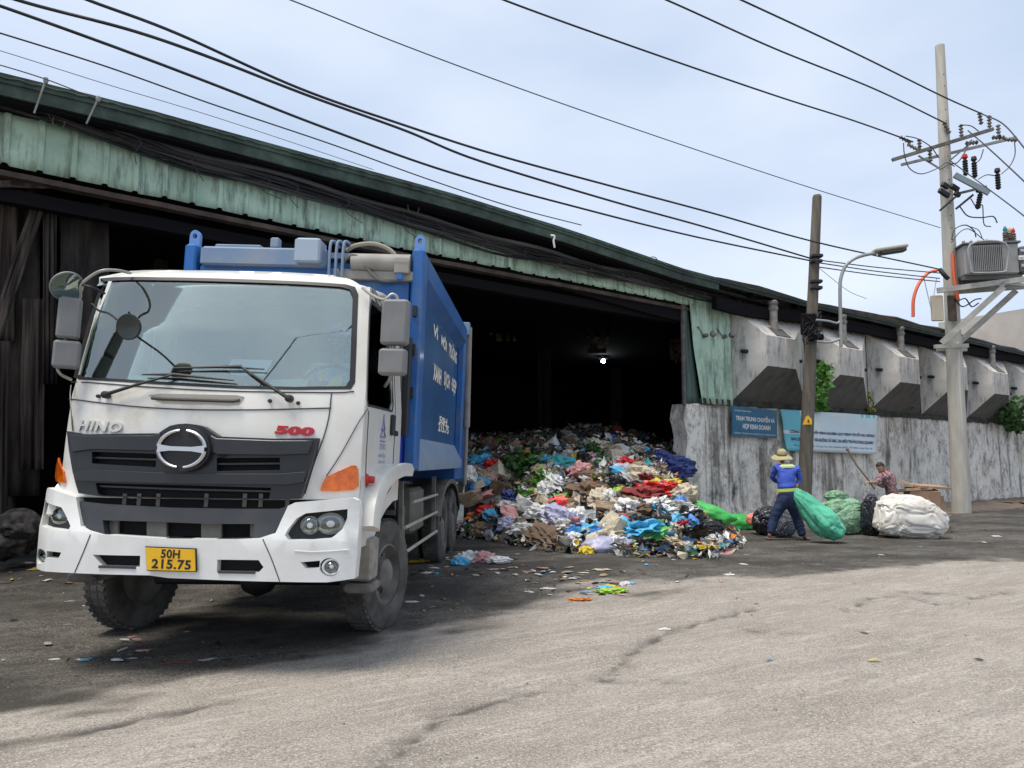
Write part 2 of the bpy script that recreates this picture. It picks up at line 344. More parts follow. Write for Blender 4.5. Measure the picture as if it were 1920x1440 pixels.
# interior: back wall, ends, ceiling, floor stays the ground
k = MB(); k.box((-2, 16, 4), (60, .2, 8)); k.build('back_wall', M_soot, shed)  # M_soot on the inner walls: shade put into the colour
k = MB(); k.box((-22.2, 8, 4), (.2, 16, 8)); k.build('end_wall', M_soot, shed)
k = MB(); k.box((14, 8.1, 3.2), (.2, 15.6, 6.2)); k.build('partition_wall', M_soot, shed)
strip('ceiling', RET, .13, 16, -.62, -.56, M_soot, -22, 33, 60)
for s, w in ((-17, 6), (-11.2, 6), (-5.6, 6), (-3.2, 11), (-9, 11), (1.8, 8), (7.2, 10)):
    k = MB(); k.box((s, w, 3.7), (.05, .34, 7.4)); k.box((s, w - .17, 3.7), (.3, .03, 7.4)); k.box((s, w + .17, 3.7), (.3, .03, 7.4)); k.build('column', M_sootb, shed)
for s in (-17, -11.2, -5.6):
    k = MB(); k.box((s, 3.2, 6.6), (.14, 6.2, .4)); k.build('roof_truss', M_sootb, shed)
# faded inner panels that catch daylight behind
# jamb and green corner sheets at the right end of the opening
k = MB(); k.tube([(-.24, .0, 2.95), (-.22, .0, 5.5)], .055, 8); k.build('door_post', mat('dull_steel', (.16, .15, .145), .7, .2, (.07, .06, .055), 4), shed)
def corner():
    V = []; n = 16; rows = 12; F = []
    for j in range(rows + 1):
        q = j / rows; z = 3.02 + 2.86 * q
        s0 = -.02 + .42 * (1 - q) ** 1.6 * 1.0 - .04
        for i in range(n + 1):
            u = i / n; V.append((s0 + (1.62 - s0) * u, -.06 - .035 * (i % 3 == 0) + .02 * pn((u * 4, q * 3, 0)), z - (.04 * pn((u * 9, 1, 1)) if j == 0 else 0)))
    F = [(j * (n + 1) + i, j * (n + 1) + i + 1, (j + 1) * (n + 1) + i + 1, (j + 1) * (n + 1) + i) for j in range(rows) for i in range(n)]
    m = MB(); m.add(V, F); o = m.build('corner_sheet', M_green, shed, 20); o.modifiers.new('s', 'SOLIDIFY').thickness = .012
    V = []; 
    for j in range(rows + 1):
        q = j / rows; z = 3.0 + 2.5 * q
        for i in range(7):
            u = i / 6; V.append((-.16 + .5 * (1 - q * .8) * u + .03 * math.sin(u * 14), .0 + .03 * math.cos(u * 14) , z))
    F = [(j * 7 + i, j * 7 + i + 1, (j + 1) * 7 + i + 1, (j + 1) * 7 + i) for j in range(rows) for i in range(6)]
    m = MB(); m.add(V, F); o = m.build('return_sheet', mat('dark_green_sheet', (.045, .085, .07), .6, 0, (.09, .15, .12), 2, stretch=(4, 4, .5)), shed, 20); o.modifiers.new('s', 'SOLIDIFY').thickness = .01
corner()
for px, py in ((1322, 630), (1357, 632)):
    s_, z_ = bs(px, py, -.12); k = MB(); k.tube([(s_, -.08, z_), (s_, -.2, z_ + .02)], .05, 10); k.lathe([(.0, 0), (.07, .02), (.085, .08), (.05, .14), (0, .15)], (s_, -.3, z_ + .05), (.2, -1, -.5), 12); k.tube([(s_, -.1, z_), (s_ - .25, -.1, z_ + .22)], .015, 6)
    o = k.build('floodlight', mat('lamp_shell', (.25, .24, .22), .5, 0, (.03, .03, .03), 9), None, 40); o.matrix_world = BM
    tag(o, 'small round floodlight on the green corner sheet, %s one of two' % ('left' if px < 1340 else 'right'), 'floodlight', 'floodlights on the green corner sheet')
# sooty beam and dark under-eave above the concrete hoods
EV = [(s, z - .32) for s, z in RET]
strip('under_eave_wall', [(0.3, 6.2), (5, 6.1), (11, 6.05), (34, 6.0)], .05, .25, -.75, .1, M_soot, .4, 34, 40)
BE = [bs(px, py, -.45) for px, py in ((1305, 548), (1400, 574), (1520, 588), (1640, 612), (1760, 640), (1920, 668))]
strip('eave_beam', BE + [(34, BE[-1][1])], -.5, -.34, -.28, .02, M_soot, .5, 34, 40)
LB = [bs(px, py, -.5) for px, py in ((1300, 522), (1345, 522), (1420, 538), (1510, 566), (1640, 590), (1760, 622))]
strip('eave_gutter', LB, -.56, -.4, -.10, .02, M_rust, LB[0][0], LB[-1][0], 30)
# inside lamp, lit in the photograph
lp = aty(1131, 677, 28.0); k = MB(); k.lathe([(0, -.07), (.05, -.05), (.075, 0), (.05, .05), (0, .07)], lp, (0, 0, 1), 12)
o = k.build('hanging_lamp', mat('lit_bulb', (1, 1, 1), .5, emit=(.85, .95, 1), estr=60), None); tag(o, 'small bright white lamp glowing deep inside the dark shed', 'lamp')
k = MB(); k.tube([lp + Vector((0, 0, .07)), lp + Vector((0, 0, 3.2))], .012, 5); k.lathe([(.03, .05), (.16, .02)], lp + Vector((0, 0, .06)), (0, 0, 1), 12)
k.build('lamp_cord', M_soot, o)
# pale hanging scraps inside, lit by the open front
M_tan = mat('tan_scrap', (.20, .15, .09), .9, 0, (.02, .017, .015), 2.2, lo=.45, hi=.55)
for i, (a, b, c, d) in enumerate(((918, 545, 968, 640), (1100, 590, 1142, 662), (1255, 635, 1280, 680))):
    p0 = aty(a, b, 24); p1 = aty(c, d, 24); V = []; nn = 9
    for u in range(nn):
        for v in range(nn): V.append((p0.x + (p1.x - p0.x) * u / 8, 24 + .12 * pn((u, v, i)), p0.z + (p1.z - p0.z) * v / 8))
    F = [(u * nn + v, u * nn + nn + v, u * nn + nn + v + 1, u * nn + v + 1) for u in range(8) for v in range(8) if random.Random(u * 31 + v * 7 + i).random() > .35]
    m = MB(); m.add(V, F); o = m.build('hanging_netting', M_tan, None); o.modifiers.new('s', 'SOLIDIFY').thickness = .01
    tag(o, ('torn tan netting hanging deep in the shed, just right of the truck body', 'torn tan netting hanging deep in the shed, above the lit lamp', 'torn tan netting hanging in the shed beside the right jamb')[i], 'netting')
# ================================================================== dark sheets hanging at the left end
M_dsheet = mat('charred_sheet', (.014, .013, .013), .8, 0, (.075, .060, .053), 1.6, stretch=(2.2, 2.2, .5), lo=.42, hi=.7, spec=.2)
M_dsheet2 = mat('charred_plank', (.035, .028, .024), .8, 0, (.14, .108, .088), 1.6, stretch=(5, 5, .3), lo=.4, hi=.7, spec=.2)
def hang(px0, px1, y0, y1, w, m, lab, dpx=0, seed=0, fold=.05):
    V = []; nu, nv = 14, 14
    for v in range(nv + 1):
        for u in range(nu + 1):
            q = v / nv; px = px0 + (px1 - px0) * u / nu + dpx * q; s, z = bs(px, y0 + (y1 - y0) * q, w)
            V.append((s, w + fold * math.sin(u * 1.3 + seed) * (.4 + .6 * q) + .06 * pn((u * .4, q * 2, seed)), z))
    F = [(v * (nu + 1) + u, v * (nu + 1) + u + 1, (v + 1) * (nu + 1) + u + 1, (v + 1) * (nu + 1) + u) for v in range(nv) for u in range(nu)]
    k = MB(); k.add(V, F); o = k.build('hanging_sheet', m, None, 60); o.modifiers.new('s', 'SOLIDIFY').thickness = .015; o.matrix_world = BM
    tag(o, lab, 'hanging sheet', 'charred sheets hanging at the left end of the shed')
hang(-60, 30, 345, 1010, .9, M_dsheet, 'blackened sheet filling the far left edge behind the others', 0, 1)
hang(-10, 75, 355, 930, .7, M_dsheet, 'broad black sheet behind the slanting brown strip', 0, 2, .03)
hang(58, 84, 385, 640, .35, M_dsheet2, 'narrow brown strip slanting down to the lower left across the black sheets', -84, 3, .015)
hang(42, 84, 560, 880, .5, M_dsheet2, 'dusty brown strip reaching lowest, left of the truck mirrors', -4, 4)
hang(80, 106, 380, 720, .45, M_dsheet, 'narrow creased dark strip left of the wide sheet behind the mirrors', 0, 5)
hang(112, 204, 382, 640, .6, M_dsheet, 'wide dark sheet hanging right behind the truck mirrors', 0, 6, .04)
hang(0, 36, 360, 640, .6, M_dsheet2, 'brown streaked strip at the left edge of the photo', -8, 8, .03)
hang(-6, 20, 640, 1010, .3, M_dsheet2, 'brown plank like strip standing on the ground at the left edge', -6, 9, .01)
hang(-90, 118, 338, 352, .1, M_dsheet2, 'long pale batten across the top of the hanging black sheets', 0, 9, .005)
# ================================================================== concrete wall
def wall():
    m = MB(); V = []; ns, nzz = 170, 16
    S0, S1 = -.30, 30
    for j in range(nzz + 1):
        for i in range(ns + 1):
            s = S0 + (S1 - S0) * i / ns; q = j / nzz; z = -.1 + (interp([(0, 3.0), (8, 3.12), (30, 3.15)], s) + .1) * q
            e = .22 * math.exp(-(s - S0) / .25) * (.6 + .8 * pn((q * 5, 0, 3)))
            if j == nzz: z += .03 * pn((s * 3, 0, 0))
            V.append((s + e * (1 if i < 3 else 0) + (.10 * (1 - q) * -1 if i == 0 else 0), .02 * pn((s * 1.5, z * 1.5, 0)) - .10 * (1 - sstep(0, .5, z)) * (s < 6) - (.03 if (s % 3.4) < .35 else 0), z))
    m.add(V, [(j * (ns + 1) + i, j * (ns + 1) + i + 1, (j + 1) * (ns + 1) + i + 1, (j + 1) * (ns + 1) + i) for j in range(nzz) for i in range(ns)])
    k = len(m.v); top = [nzz * (ns + 1) + i for i in range(ns + 1)]
    m.v += [(m.v[i][0], .45, m.v[i][2]) for i in top]; m.f += [(top[i], top[i + 1], k + i + 1, k + i) for i in range(ns)]; m.m += [0] * ns
    lf = [j * (ns + 1) for j in range(nzz + 1)]; k2 = len(m.v); m.v += [(m.v[i][0] + .03 * pn((m.v[i][2] * 4, 0, 0)), .45, m.v[i][2]) for i in lf]
    m.f += [(lf[i], lf[i + 1], k2 + i + 1, k2 + i) for i in range(nzz)]; m.m += [0] * nzz
    o = m.build('concrete_wall', M_conc, None, 60); o.matrix_world = BM
    tag(o, 'stained and peeling concrete wall running right from the shed opening', 'wall')
    k = MB()
    for i in range(60):
        s = .6 + i * .49; k.box((s, -.02, 3.09 + .03 * pn((s * 2, 0, 0))), (.5, .10 + .05 * pn((s * 3, 1, 0)), .14 + .05 * pn((s, 5, 0))))
    k.build('mouldy_ledge', mat('black_mould', (.02, .02, .018), .95, 0, (.07, .065, .055), 4), o)
wall()
# ================================================================== precast ventilation hoods
M_hdark = mat('shaded_concrete', (.13, .125, .115), .9, 0, (.085, .08, .074), 1.5, stretch=(3, 3, .5), bump=.2)  # darker copy of the hood concrete: underside shade put into the colour
ords = ['first', 'second', 'third', 'fourth', 'fifth', 'sixth', 'seventh', 'eighth']
def hood():
    r = empty('ventilation_hood'); P = 3.36; zb, zt = 3.16, 5.66
    f0, f1, fz0, fz1, wf = .36, 1.62, 4.02, 4.82, -.85
    A = [(0, 0, zb), (P, 0, zb), (P, 0, zt), (0, 0, zt)]
    Q = [(f0, wf, fz0), (f1, wf, fz0), (f1, wf, fz1), (f0, wf, fz1)]
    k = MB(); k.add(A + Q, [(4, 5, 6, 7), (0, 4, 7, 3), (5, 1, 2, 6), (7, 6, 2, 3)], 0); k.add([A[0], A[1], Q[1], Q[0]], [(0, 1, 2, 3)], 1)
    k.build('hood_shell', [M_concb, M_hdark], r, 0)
    for q in (.33, .66): k = MB(); k.box((f0 + (f1 - f0) * q, wf - .012, (fz0 + fz1) / 2), (.05, .03, fz1 - fz0 - .04)); k.build('front_rib', M_concb, r)
    for x, y, z in ((.12, wf * .36, 4.45), (f1 + .75, wf * .5, 4.35)): k = MB(); k.tube([(x, y + .06, z), (x - .0, y - .12, z - .03)], .05, 8); k.build('drain_spout', mat('spout_black', (.02, .02, .02), .8), r)
    k = MB(); x = 1.15; k.tube([(x, wf * .62, 4.75), (x, wf * .62, 5.62)], .11, 12, 0)
    k.lathe([(.12, 0), (.14, .02), (.14, .09), (.12, .11), (.12, .16), (.14, .18), (.14, .24), (.1, .28), (0, .3)], (x, wf * .62, 5.6), n=12, mi=1)
    k.build('vent_pipe', [mat('pipe_pale', (.42, .37, .32), .8, 0, (.2, .19, .17), 4), mat('pipe_cap', (.13, .12, .115), .8, 0, (.3, .28, .26), 9)], r)
    k = MB(); k.poly([(.85, wf * .62, 5.1), (1.5, wf * .62, 5.1), (1.5, wf * .95, 4.84), (.85, wf * .95, 4.84)], (0, -.02, .03)); k.build('pipe_collar', M_hdark, r)
    return r
hd = hood()
for i in range(8):
    o = hd if i == 0 else copy_tree(hd)
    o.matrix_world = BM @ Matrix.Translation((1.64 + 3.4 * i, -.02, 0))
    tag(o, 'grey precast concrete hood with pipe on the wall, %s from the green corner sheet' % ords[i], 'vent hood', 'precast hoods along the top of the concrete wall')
# ================================================================== signs on the wall
M_sblue = mat('sign_blue', (.012, .105, .20), .5, 0, (.02, .14, .25), 3); M_white = mat('white_paint', (.75, .76, .76), .6)
def signplane(px, py, w): s, z = bs(px, py, w); return Vector((s, w, z))
def quadsign(name, corners, w, m, th=.03):
    P = [signplane(a, b, w) for a, b in corners]; k = MB(); k.poly(P, (0, th, 0)); o = k.build(name, m); o.matrix_world = BM; return o, P
def bil(P, w, off=.006):    # P = tl, tr, br, bl
    tl, tr, br, bl = P; W_ = (tr - tl).length; H_ = (tl - bl).length
    def f(u, v, d): a = u / W_; b = v / H_; q = (bl * (1 - a) + br * a) * (1 - b) + (tl * (1 - a) + tr * a) * b; return Vector((q.x, q.y - off - d, q.z))
    return f, W_, H_
def lines(P, rows, m, parent):
    f, W_, H_ = bil(P, 0)
    for txt, u0, u1, v0, v1, bo in rows:
        text_on('lettering', txt, lambda u, v, d, a=u0 * W_, b=v0 * H_: f(a + u, b + v, d), (u1 - u0) * W_, (v1 - v0) * H_, m, parent, bo)
o, P = quadsign('blue_sign', ((1373, 761), (1457, 770), (1457, 822), (1373, 817)), -.14, M_sblue)
tag(o, 'blue rectangular sign with white lettering on the concrete wall', 'sign')
lines(P, [('ỦY BAN NHÂN DÂN', .05, .40, .84, .90, .01), ('TRẠM TRUNG CHUYỂN VÀ', .07, .94, .50, .76, .035), ('HỢP KINH DOANH', .22, .84, .22, .45, .035), ('CÔNG TY DỊCH VỤ CÔNG ÍCH THÀNH PHỐ', .04, .96, .07, .15, .012)], M_white, o)
M_ban = mat('banner_pale_blue', (.62, .76, .82), .6, 0, (.72, .80, .83), 1.5, bump=.1, bscale=4); M_bcy = mat('banner_cyan', (.16, .55, .66), .55); M_navy = mat('banner_navy', (.03, .04, .15), .6); M_tcy = mat('banner_teal_text', (.12, .30, .40), .6)
# the banner is a sheet with soft waves
def banner():
    cs = [signplane(*c, -.16) for c in ((1464, 767), (1643, 779), (1644, 852), (1476, 845))]
    f, W_, H_ = bil(cs, 0, 0)
    def g(u, v, d): p = f(u, v, 0); return Vector((p.x, p.y - d + .025 * math.sin(u * 3.1 + v) + .02 * math.sin(v * 5 + u * 1.3), p.z))
    V = []; nu, nv = 40, 12
    for j in range(nv + 1):
        for i in range(nu + 1): V.append(g(W_ * i / nu, H_ * j / nv, 0))
    k = MB(); k.add(V, [(j * (nu + 1) + i, j * (nu + 1) + i + 1, (j + 1) * (nu + 1) + i + 1, (j + 1) * (nu + 1) + i) for j in range(nv) for i in range(nu)])
    for n, (i, fa) in enumerate(list(enumerate(k.f))):
        a = (i % nu) / nu; b = (i // nu) / nv
        if a < .16 - .1 * (1 - b) * 0 and b > .45 or (a < .13 and b < .4): k.m[i] = 1
        if .82 < a < .96 and b > .55 and (i % 3): k.m[i] = 1 if b > .85 else 0
    o = k.build('wall_banner', [M_ban, M_bcy], None, 60); o.matrix_world = BM; o.modifiers.new('s', 'SOLIDIFY').thickness = .006
    tag(o, 'pale blue cloth banner with dark blue slogan hung on the wall behind the leaning pole', 'banner')
    for txt, u0, u1, v0, v1, bo, m in (('CÔNG TRÌNH CHẤP HÀNH NGHIÊM QUY ĐỊNH TẬP KẾT RÁC ĐÚNG', .06, .975, .42, .54, .03, M_navy), ('NƠI, ĐÚNG GIỜ VÀ KHÔNG XẢ RÁC RA MÔI TRƯỜNG XUNG QUANH', .07, .965, .24, .36, .03, M_navy), ('Địa điểm tập trung rác của thành phố. Số điện thoại liên hệ', .09, .955, .11, .18, .012, M_tcy)):
        text_on('lettering', txt, lambda u, v, d, a=u0 * W_, b=v0 * H_: g(a + u, b + v, .012 + d), (u1 - u0) * W_, (v1 - v0) * H_, m, o, bo)
banner()
# ================================================================== plants on the wall
M_leaf = mat('leaf_green', (.08, .24, .03), .5, 0, (.17, .40, .06), 6); M_leafd = mat('leaf_dark', (.03, .09, .02), .5, 0, (.06, .15, .03), 4); M_bark = mat('bark', (.10, .08, .06), .9)
def leafblob(k, c, rad, n, rnd, sz):
    for _ in range(n):
        d = Vector((rnd.gauss(0, 1), rnd.gauss(0, 1), rnd.gauss(0, 1))); d.normalize(); p = c + Vector((d.x * rad[0], d.y * rad[1], d.z * rad[2])) * rnd.random() ** .5
        a = Vector((rnd.uniform(-1, 1), rnd.uniform(-1, 1), rnd.uniform(-.6, .4))).normalized(); b = a.orthogonal().normalized(); b.rotate(Matrix.Rotation(rnd.uniform(0, 6), 3, a)); s = sz * rnd.uniform(.6, 1.3)
        k.add([p, p + a * s * .45 + b * s * .32, p + a * s, p + a * s * .45 - b * s * .32], [(0, 1, 2, 3)])
def plant(name, pts, m, lab, cat, n, sz, seed):
    rnd = random.Random(seed); r = empty(name, pts[0][0], (0, 0, 0), lab, cat); o0 = pts[0][0]; k = MB(); st = MB()
    for (p, rad) in pts: leafblob(k, p - o0, rad, n, rnd, sz); st.tube(spline([(0, 0, 0), (p - o0) * .5 + Vector((.1, -.05, 0)), p - o0], 4), .018, 6)
    k.build('foliage', m, r, 0); st.build('stem', M_bark, r)
def bw(px, py, w): s, z = bs(px, py, w); return B(s, w, z)
plant('wall_bush', [(bw(1541, 762, -.3), (.12, .1, .1)), (bw(1545, 705, -1.05), (.24, .2, .36)), (bw(1538, 735, -.95), (.24, .2, .35)), (bw(1546, 688, -1.1), (.26, .2, .16))], M_leaf, 'bright green leafy bush sprouting from the wall top right of the leaning pole', 'bush', 60, .2, 1)
plant('wall_plant', [(bw(1632, 768, -.15), (.12, .1, .1)), (bw(1630, 745, -.2), (.10, .08, .22))], mat('leaf_yellow', (.25, .30, .03), .5), 'small yellowish plant growing from the wall top above the banner', 'plant', 26, .14, 2)
plant('wall_plant', [(bw(1705, 764, -.15), (.14, .1, .08))], M_leaf, 'tiny green weed on the wall top between the third and fourth hoods', 'plant', 16, .14, 3)
plant('wall_bush', [(bw(1905, 800, -.3), (.3, .2, .2)), (bw(1885, 765, -.5), (.6, .4, .5)), (bw(1915, 770, -.5), (.8, .4, .7)), (bw(1900, 785, -.6), (.5, .4, .5))], M_leafd, 'dark green bush hanging over the wall top at the right edge', 'bush', 110, .26, 5)
# ================================================================== far building beyond the shed
fb = empty('far_building', (38, 52, 0), (0, 0, .5), 'pale building with tiled roof beyond the shed at the right edge', 'building')
k = MB(); k.box((0, 0, 5.5), (16, 8, 11)); k.build('wall', mat('far_plaster', (.55, .50, .45), .9, 0, (.4, .36, .32), .5), fb)
k = MB()
for i in range(40): k.box((-8.4 + i * .42, -2.2, 12.1), (.3, 6.2, .12), (R(28), 0, 0))
k.add([(-8.6, -5, 10.6), (8.6, -5, 10.6), (8.6, 0, 13.3), (-8.6, 0, 13.3)], [(0, 1, 2, 3)]); k.build('roof', mat('far_roof', (.50, .42, .36), .9, 0, (.36, .30, .26), 1), fb)
for i in range(5):
    k = MB(); k.box((-6.2 + i * 3, -4.03, 8.3), (1.3, .1, 1.5)); k.build('window', mat('far_glass', (.08, .09, .1), .3), fb)
# ================================================================== TRUCK
PSI = math.atan2(.0347, 1); TO = Vector((-2.395, 5.80, 0))
TM = Matrix.Translation(TO) @ Matrix.Rotation(-PSI, 4, 'Z')          # chassis frame: x right, y back, z up
ROLL = Matrix.Rotation(R(1.9), 4, 'Y')                               # cab and body lean on their springs
TB = TM @ ROLL; TBi = TB.inverted()
truck = empty('garbage_truck', TO, (0, 0, -PSI), 'large white cab garbage truck with blue compactor body backed into the dark shed', 'garbage truck')
RAKE = [(.3, .03), (.60, .03), (.68, 0), (1.0, 0), (1.10, .03), (1.22, .05), (1.75, .07), (2.05, .10), (2.14, .125), (2.6, .25), (3.02, .40), (3.10, .46), (3.15, .58), (3.17, .8)]
def S(x, z): return interp(RAKE, z) + .17 * abs(x / 1.2) ** 3 + (.9 * max(0, abs(x) - 1.14) ** 1.3 if z < 3 else 0)
def SX(y, z): return 1.168 - .075 * max(0, z - 2.05) - .02 * max(0, 1.0 - z)
def Ps(px, py):                     # photo pixel -> (x, z) on the cab front
    o = TBi @ CO; d = TBi.to_3x3() @ ray(px, py); lo, hi = 3.5, 9.5
    f = lambda t: (o + d * t).y - S(max(-1.3, min(1.3, (o + d * t).x)), (o + d * t).z)
    for _ in range(40):
        mid = (lo + hi) / 2
        if f(mid) > 0: hi = mid
        else: lo = mid
    p = o + d * lo; return (p.x, p.z)
def Pd(px, py, x0=None):            # photo pixel -> (y, z) on the cab's right flank
    o = TBi @ CO; d = TBi.to_3x3() @ ray(px, py); x = x0 or 1.168
    for _ in range(6):
        t = (x - o.x) / d.x; p = o + d * t
        if x0 is None: x = SX(p.y, p.z)
    return (p.y, p.z)
def patch(name, outline, m, parent, off=.0, th=.02, holes=(), fn=None, px=True, bevel=0, cell=.13, smooth=35, inv=Ps, parm=ROLL):
    fn = fn or (lambda a, b, d: Vector((a, S(a, b) - d, b)))
    conv = (lambda L_: [inv(*p) for p in L_]) if px else (lambda L_: L_)
    bm = bmesh.new(); ed = []
    for lp_ in [conv(outline)] + [conv(h) for h in holes]:
        vs = [bm.verts.new((a, 0, b)) for a, b in lp_]
        ed += [bm.edges.new((vs[i], vs[(i + 1) % len(vs)])) for i in range(len(vs))]
    bmesh.ops.triangle_fill(bm, use_beauty=True, use_dissolve=False, edges=ed, normal=(0, -1, 0))
    xs = [v.co.x for v in bm.verts]; zs = [v.co.z for v in bm.verts]
    for ax, lo, hi in (((1, 0, 0), min(xs), max(xs)), ((0, 0, 1), min(zs), max(zs))):
        k = math.ceil(lo / cell) * cell + 1e-4
        while k < hi:
            bmesh.ops.bisect_plane(bm, geom=bm.verts[:] + bm.edges[:] + bm.faces[:], plane_co=Vector(ax) * k, plane_no=ax, dist=1e-5); k += cell
    r = bmesh.ops.extrude_face_region(bm, geom=bm.faces[:]); nv = {v for v in r['geom'] if isinstance(v, bmesh.types.BMVert)}
    for v in bm.verts: v.co = fn(v.co.x, v.co.z, off - (th if v in nv else 0))
    bmesh.ops.recalc_face_normals(bm, faces=bm.faces[:])
    me = bpy.data.meshes.new(name); bm.to_mesh(me); bm.free(); me.materials.append(m)
    return fin(name, me, parent, smooth, parm if parent is truck else None, bevel, recalc=False)
M_wht = mat('cab_white', (.72, .71, .67), .32, 0, (.64, .62, .56), 2.2, col3=(.45, .40, .33), s3=3.5, lo3=.60, hi3=.82, coat=.3)
M_unused = None; M_bump = mat('bumper_white', (.76, .77, .76), .38, 0, (.68, .68, .65), 3, col3=(.42, .38, .32), s3=4.5, lo3=.62, hi3=.85)
second_layer(M_wht, 2.2, .55, .70, (.46, .40, .32), .5, (1, 1, .6)); second_layer(M_bump, 3, .56, .70, (.42, .37, .30), .4, (1, 1, .7))
M_gr = mat('grille_grey', (.010, .012, .015), .36, 0, (.018, .020, .024), 3); M_blk = mat('black_plastic', (.012, .013, .015), .55); M_gap = mat('deep_black', (.004, .004, .005), .9)
M_trim = mat('trim_grey', (.030, .033, .038), .45, 0, (.048, .05, .054), 3); M_mir = mat('mirror_shell', (.15, .155, .16), .55, 0, (.20, .20, .2), 4)
M_chr = mat('chrome', (.60, .61, .62), .3, 1); M_frm = mat('frame_grey_green', (.13, .135, .115), .7, 0, (.2, .19, .16), 5)
M_rub = mat('rubber', (.022, .022, .023), .85, 0, (.035, .034, .032), 6); M_dust = mat('dusty_steel', (.20, .19, .17), .85, 0, (.11, .10, .09), 5)
M_amb = mat('amber_lens', (.75, .16, .008), .2, 0, (.5, .07, .004), 16, coat=.6); M_red = mat('red_lens', (.5, .02, .01), .25)
M_blue = mat('body_blue', (.010, .125, .41), .45, 0, (.014, .09, .30), 1.3, col3=(.11, .16, .22), s3=1.9, lo3=.52, hi3=.76, coat=.15)
M_blues = mat('body_blue_panel', (.006, .065, .18), .42, 0, (.010, .09, .24), 1.1, col3=(.06, .14, .22), s3=1.4, lo3=.56, hi3=.82, stretch=(1, 1, .6))
M_blueL = mat('body_blue_dusty', (.15, .23, .36), .7, 0, (.23, .27, .32), 3)
M_hose = mat('hose_tan', (.27, .25, .20), .7); M_plas = mat('intake_grey', (.30, .29, .26), .7, 0, (.22, .2, .18), 3); M_int = mat('cab_interior', (.42, .44, .40), .8); M_redp = mat('badge_red', (.42, .01, .02), .4)
def glassmat(name, gl, tint):
    m = bpy.data.materials.new(name); m.use_nodes = True; t = m.node_tree; t.nodes.clear()
    o = t.nodes.new('ShaderNodeOutputMaterial'); a = t.nodes.new('ShaderNodeBsdfTransparent'); a.inputs[0].default_value = (*tint, 1)
    g = t.nodes.new('ShaderNodeBsdfGlossy'); g.inputs['Roughness'].default_value = .02; g.inputs[0].default_value = (.88, .95, .90, 1)
    x = t.nodes.new('ShaderNodeMixShader'); f = t.nodes.new('ShaderNodeFresnel'); f.inputs[0].default_value = 1.5
    r = t.nodes.new('ShaderNodeMapRange'); r.inputs[1].default_value = 0; r.inputs[2].default_value = 1; r.inputs[3].default_value = gl; r.inputs[4].default_value = 1
    t.links.new(f.outputs[0], r.inputs[0]); t.links.new(r.outputs[0], x.inputs[0]); t.links.new(a.outputs[0], x.inputs[1]); t.links.new(g.outputs[0], x.inputs[2]); t.links.new(x.outputs[0], o.inputs[0]); return m
M_ws = glassmat('windscreen_glass', .22, (.95, 1, .98)); M_wn = glassmat('side_glass', .06, (.35, .5, .47))
def arc(cx, cy, rx, ry, n=24, a0=0, a1=360): return [(cx + rx * math.cos(R(a0 + (a1 - a0) * i / (n if a1 - a0 < 360 else n))), cy + ry * math.sin(R(a0 + (a1 - a0) * i / n))) for i in range(n + (a1 - a0 < 360))]
WS = [(190, 523), (212, 521), (300, 521), (525, 527), (648, 534), (665, 539), (671, 553), (668, 640), (665, 716), (657, 729), (560, 730), (450, 728), (300, 720), (150, 711), (137, 706), (143, 680), (160, 620), (175, 565)]
# cab front panel and windscreen frame
CF = [(186, 520), (203, 513), (245, 508), (350, 507), (525, 510), (625, 516), (662, 526), (684, 545), (686, 640), (688, 730), (688, 900), (688, 935), (100, 935), (101, 900), (104, 850), (111, 780), (124, 716), (128, 700), (145, 650), (166, 585)]
def snap(c):
    a, b = Ps(*c)
    if c[0] > 683: a = SX(0, b)
    if b < 2.9 and c[0] < 170 and c[1] > 560: a = -SX(0, b) - .055
    return (a, b)
patch('cab_front', [snap(c) for c in CF], M_wht, truck, .0, .03, [[Ps(*c) for c in WS]], px=False, bevel=.006)
ws = patch('windscreen', WS, M_ws, truck, -.012, .006, cell=.035, smooth=60)
inner = [((x - 410) * .965 + 410, (y - 625) * .955 + 625) for x, y in WS]
patch('windscreen_seal', [((x - 410) * 1.004 + 410, (y - 625) * 1.01 + 625) for x, y in WS], M_blk, truck, .004, .02, [inner])
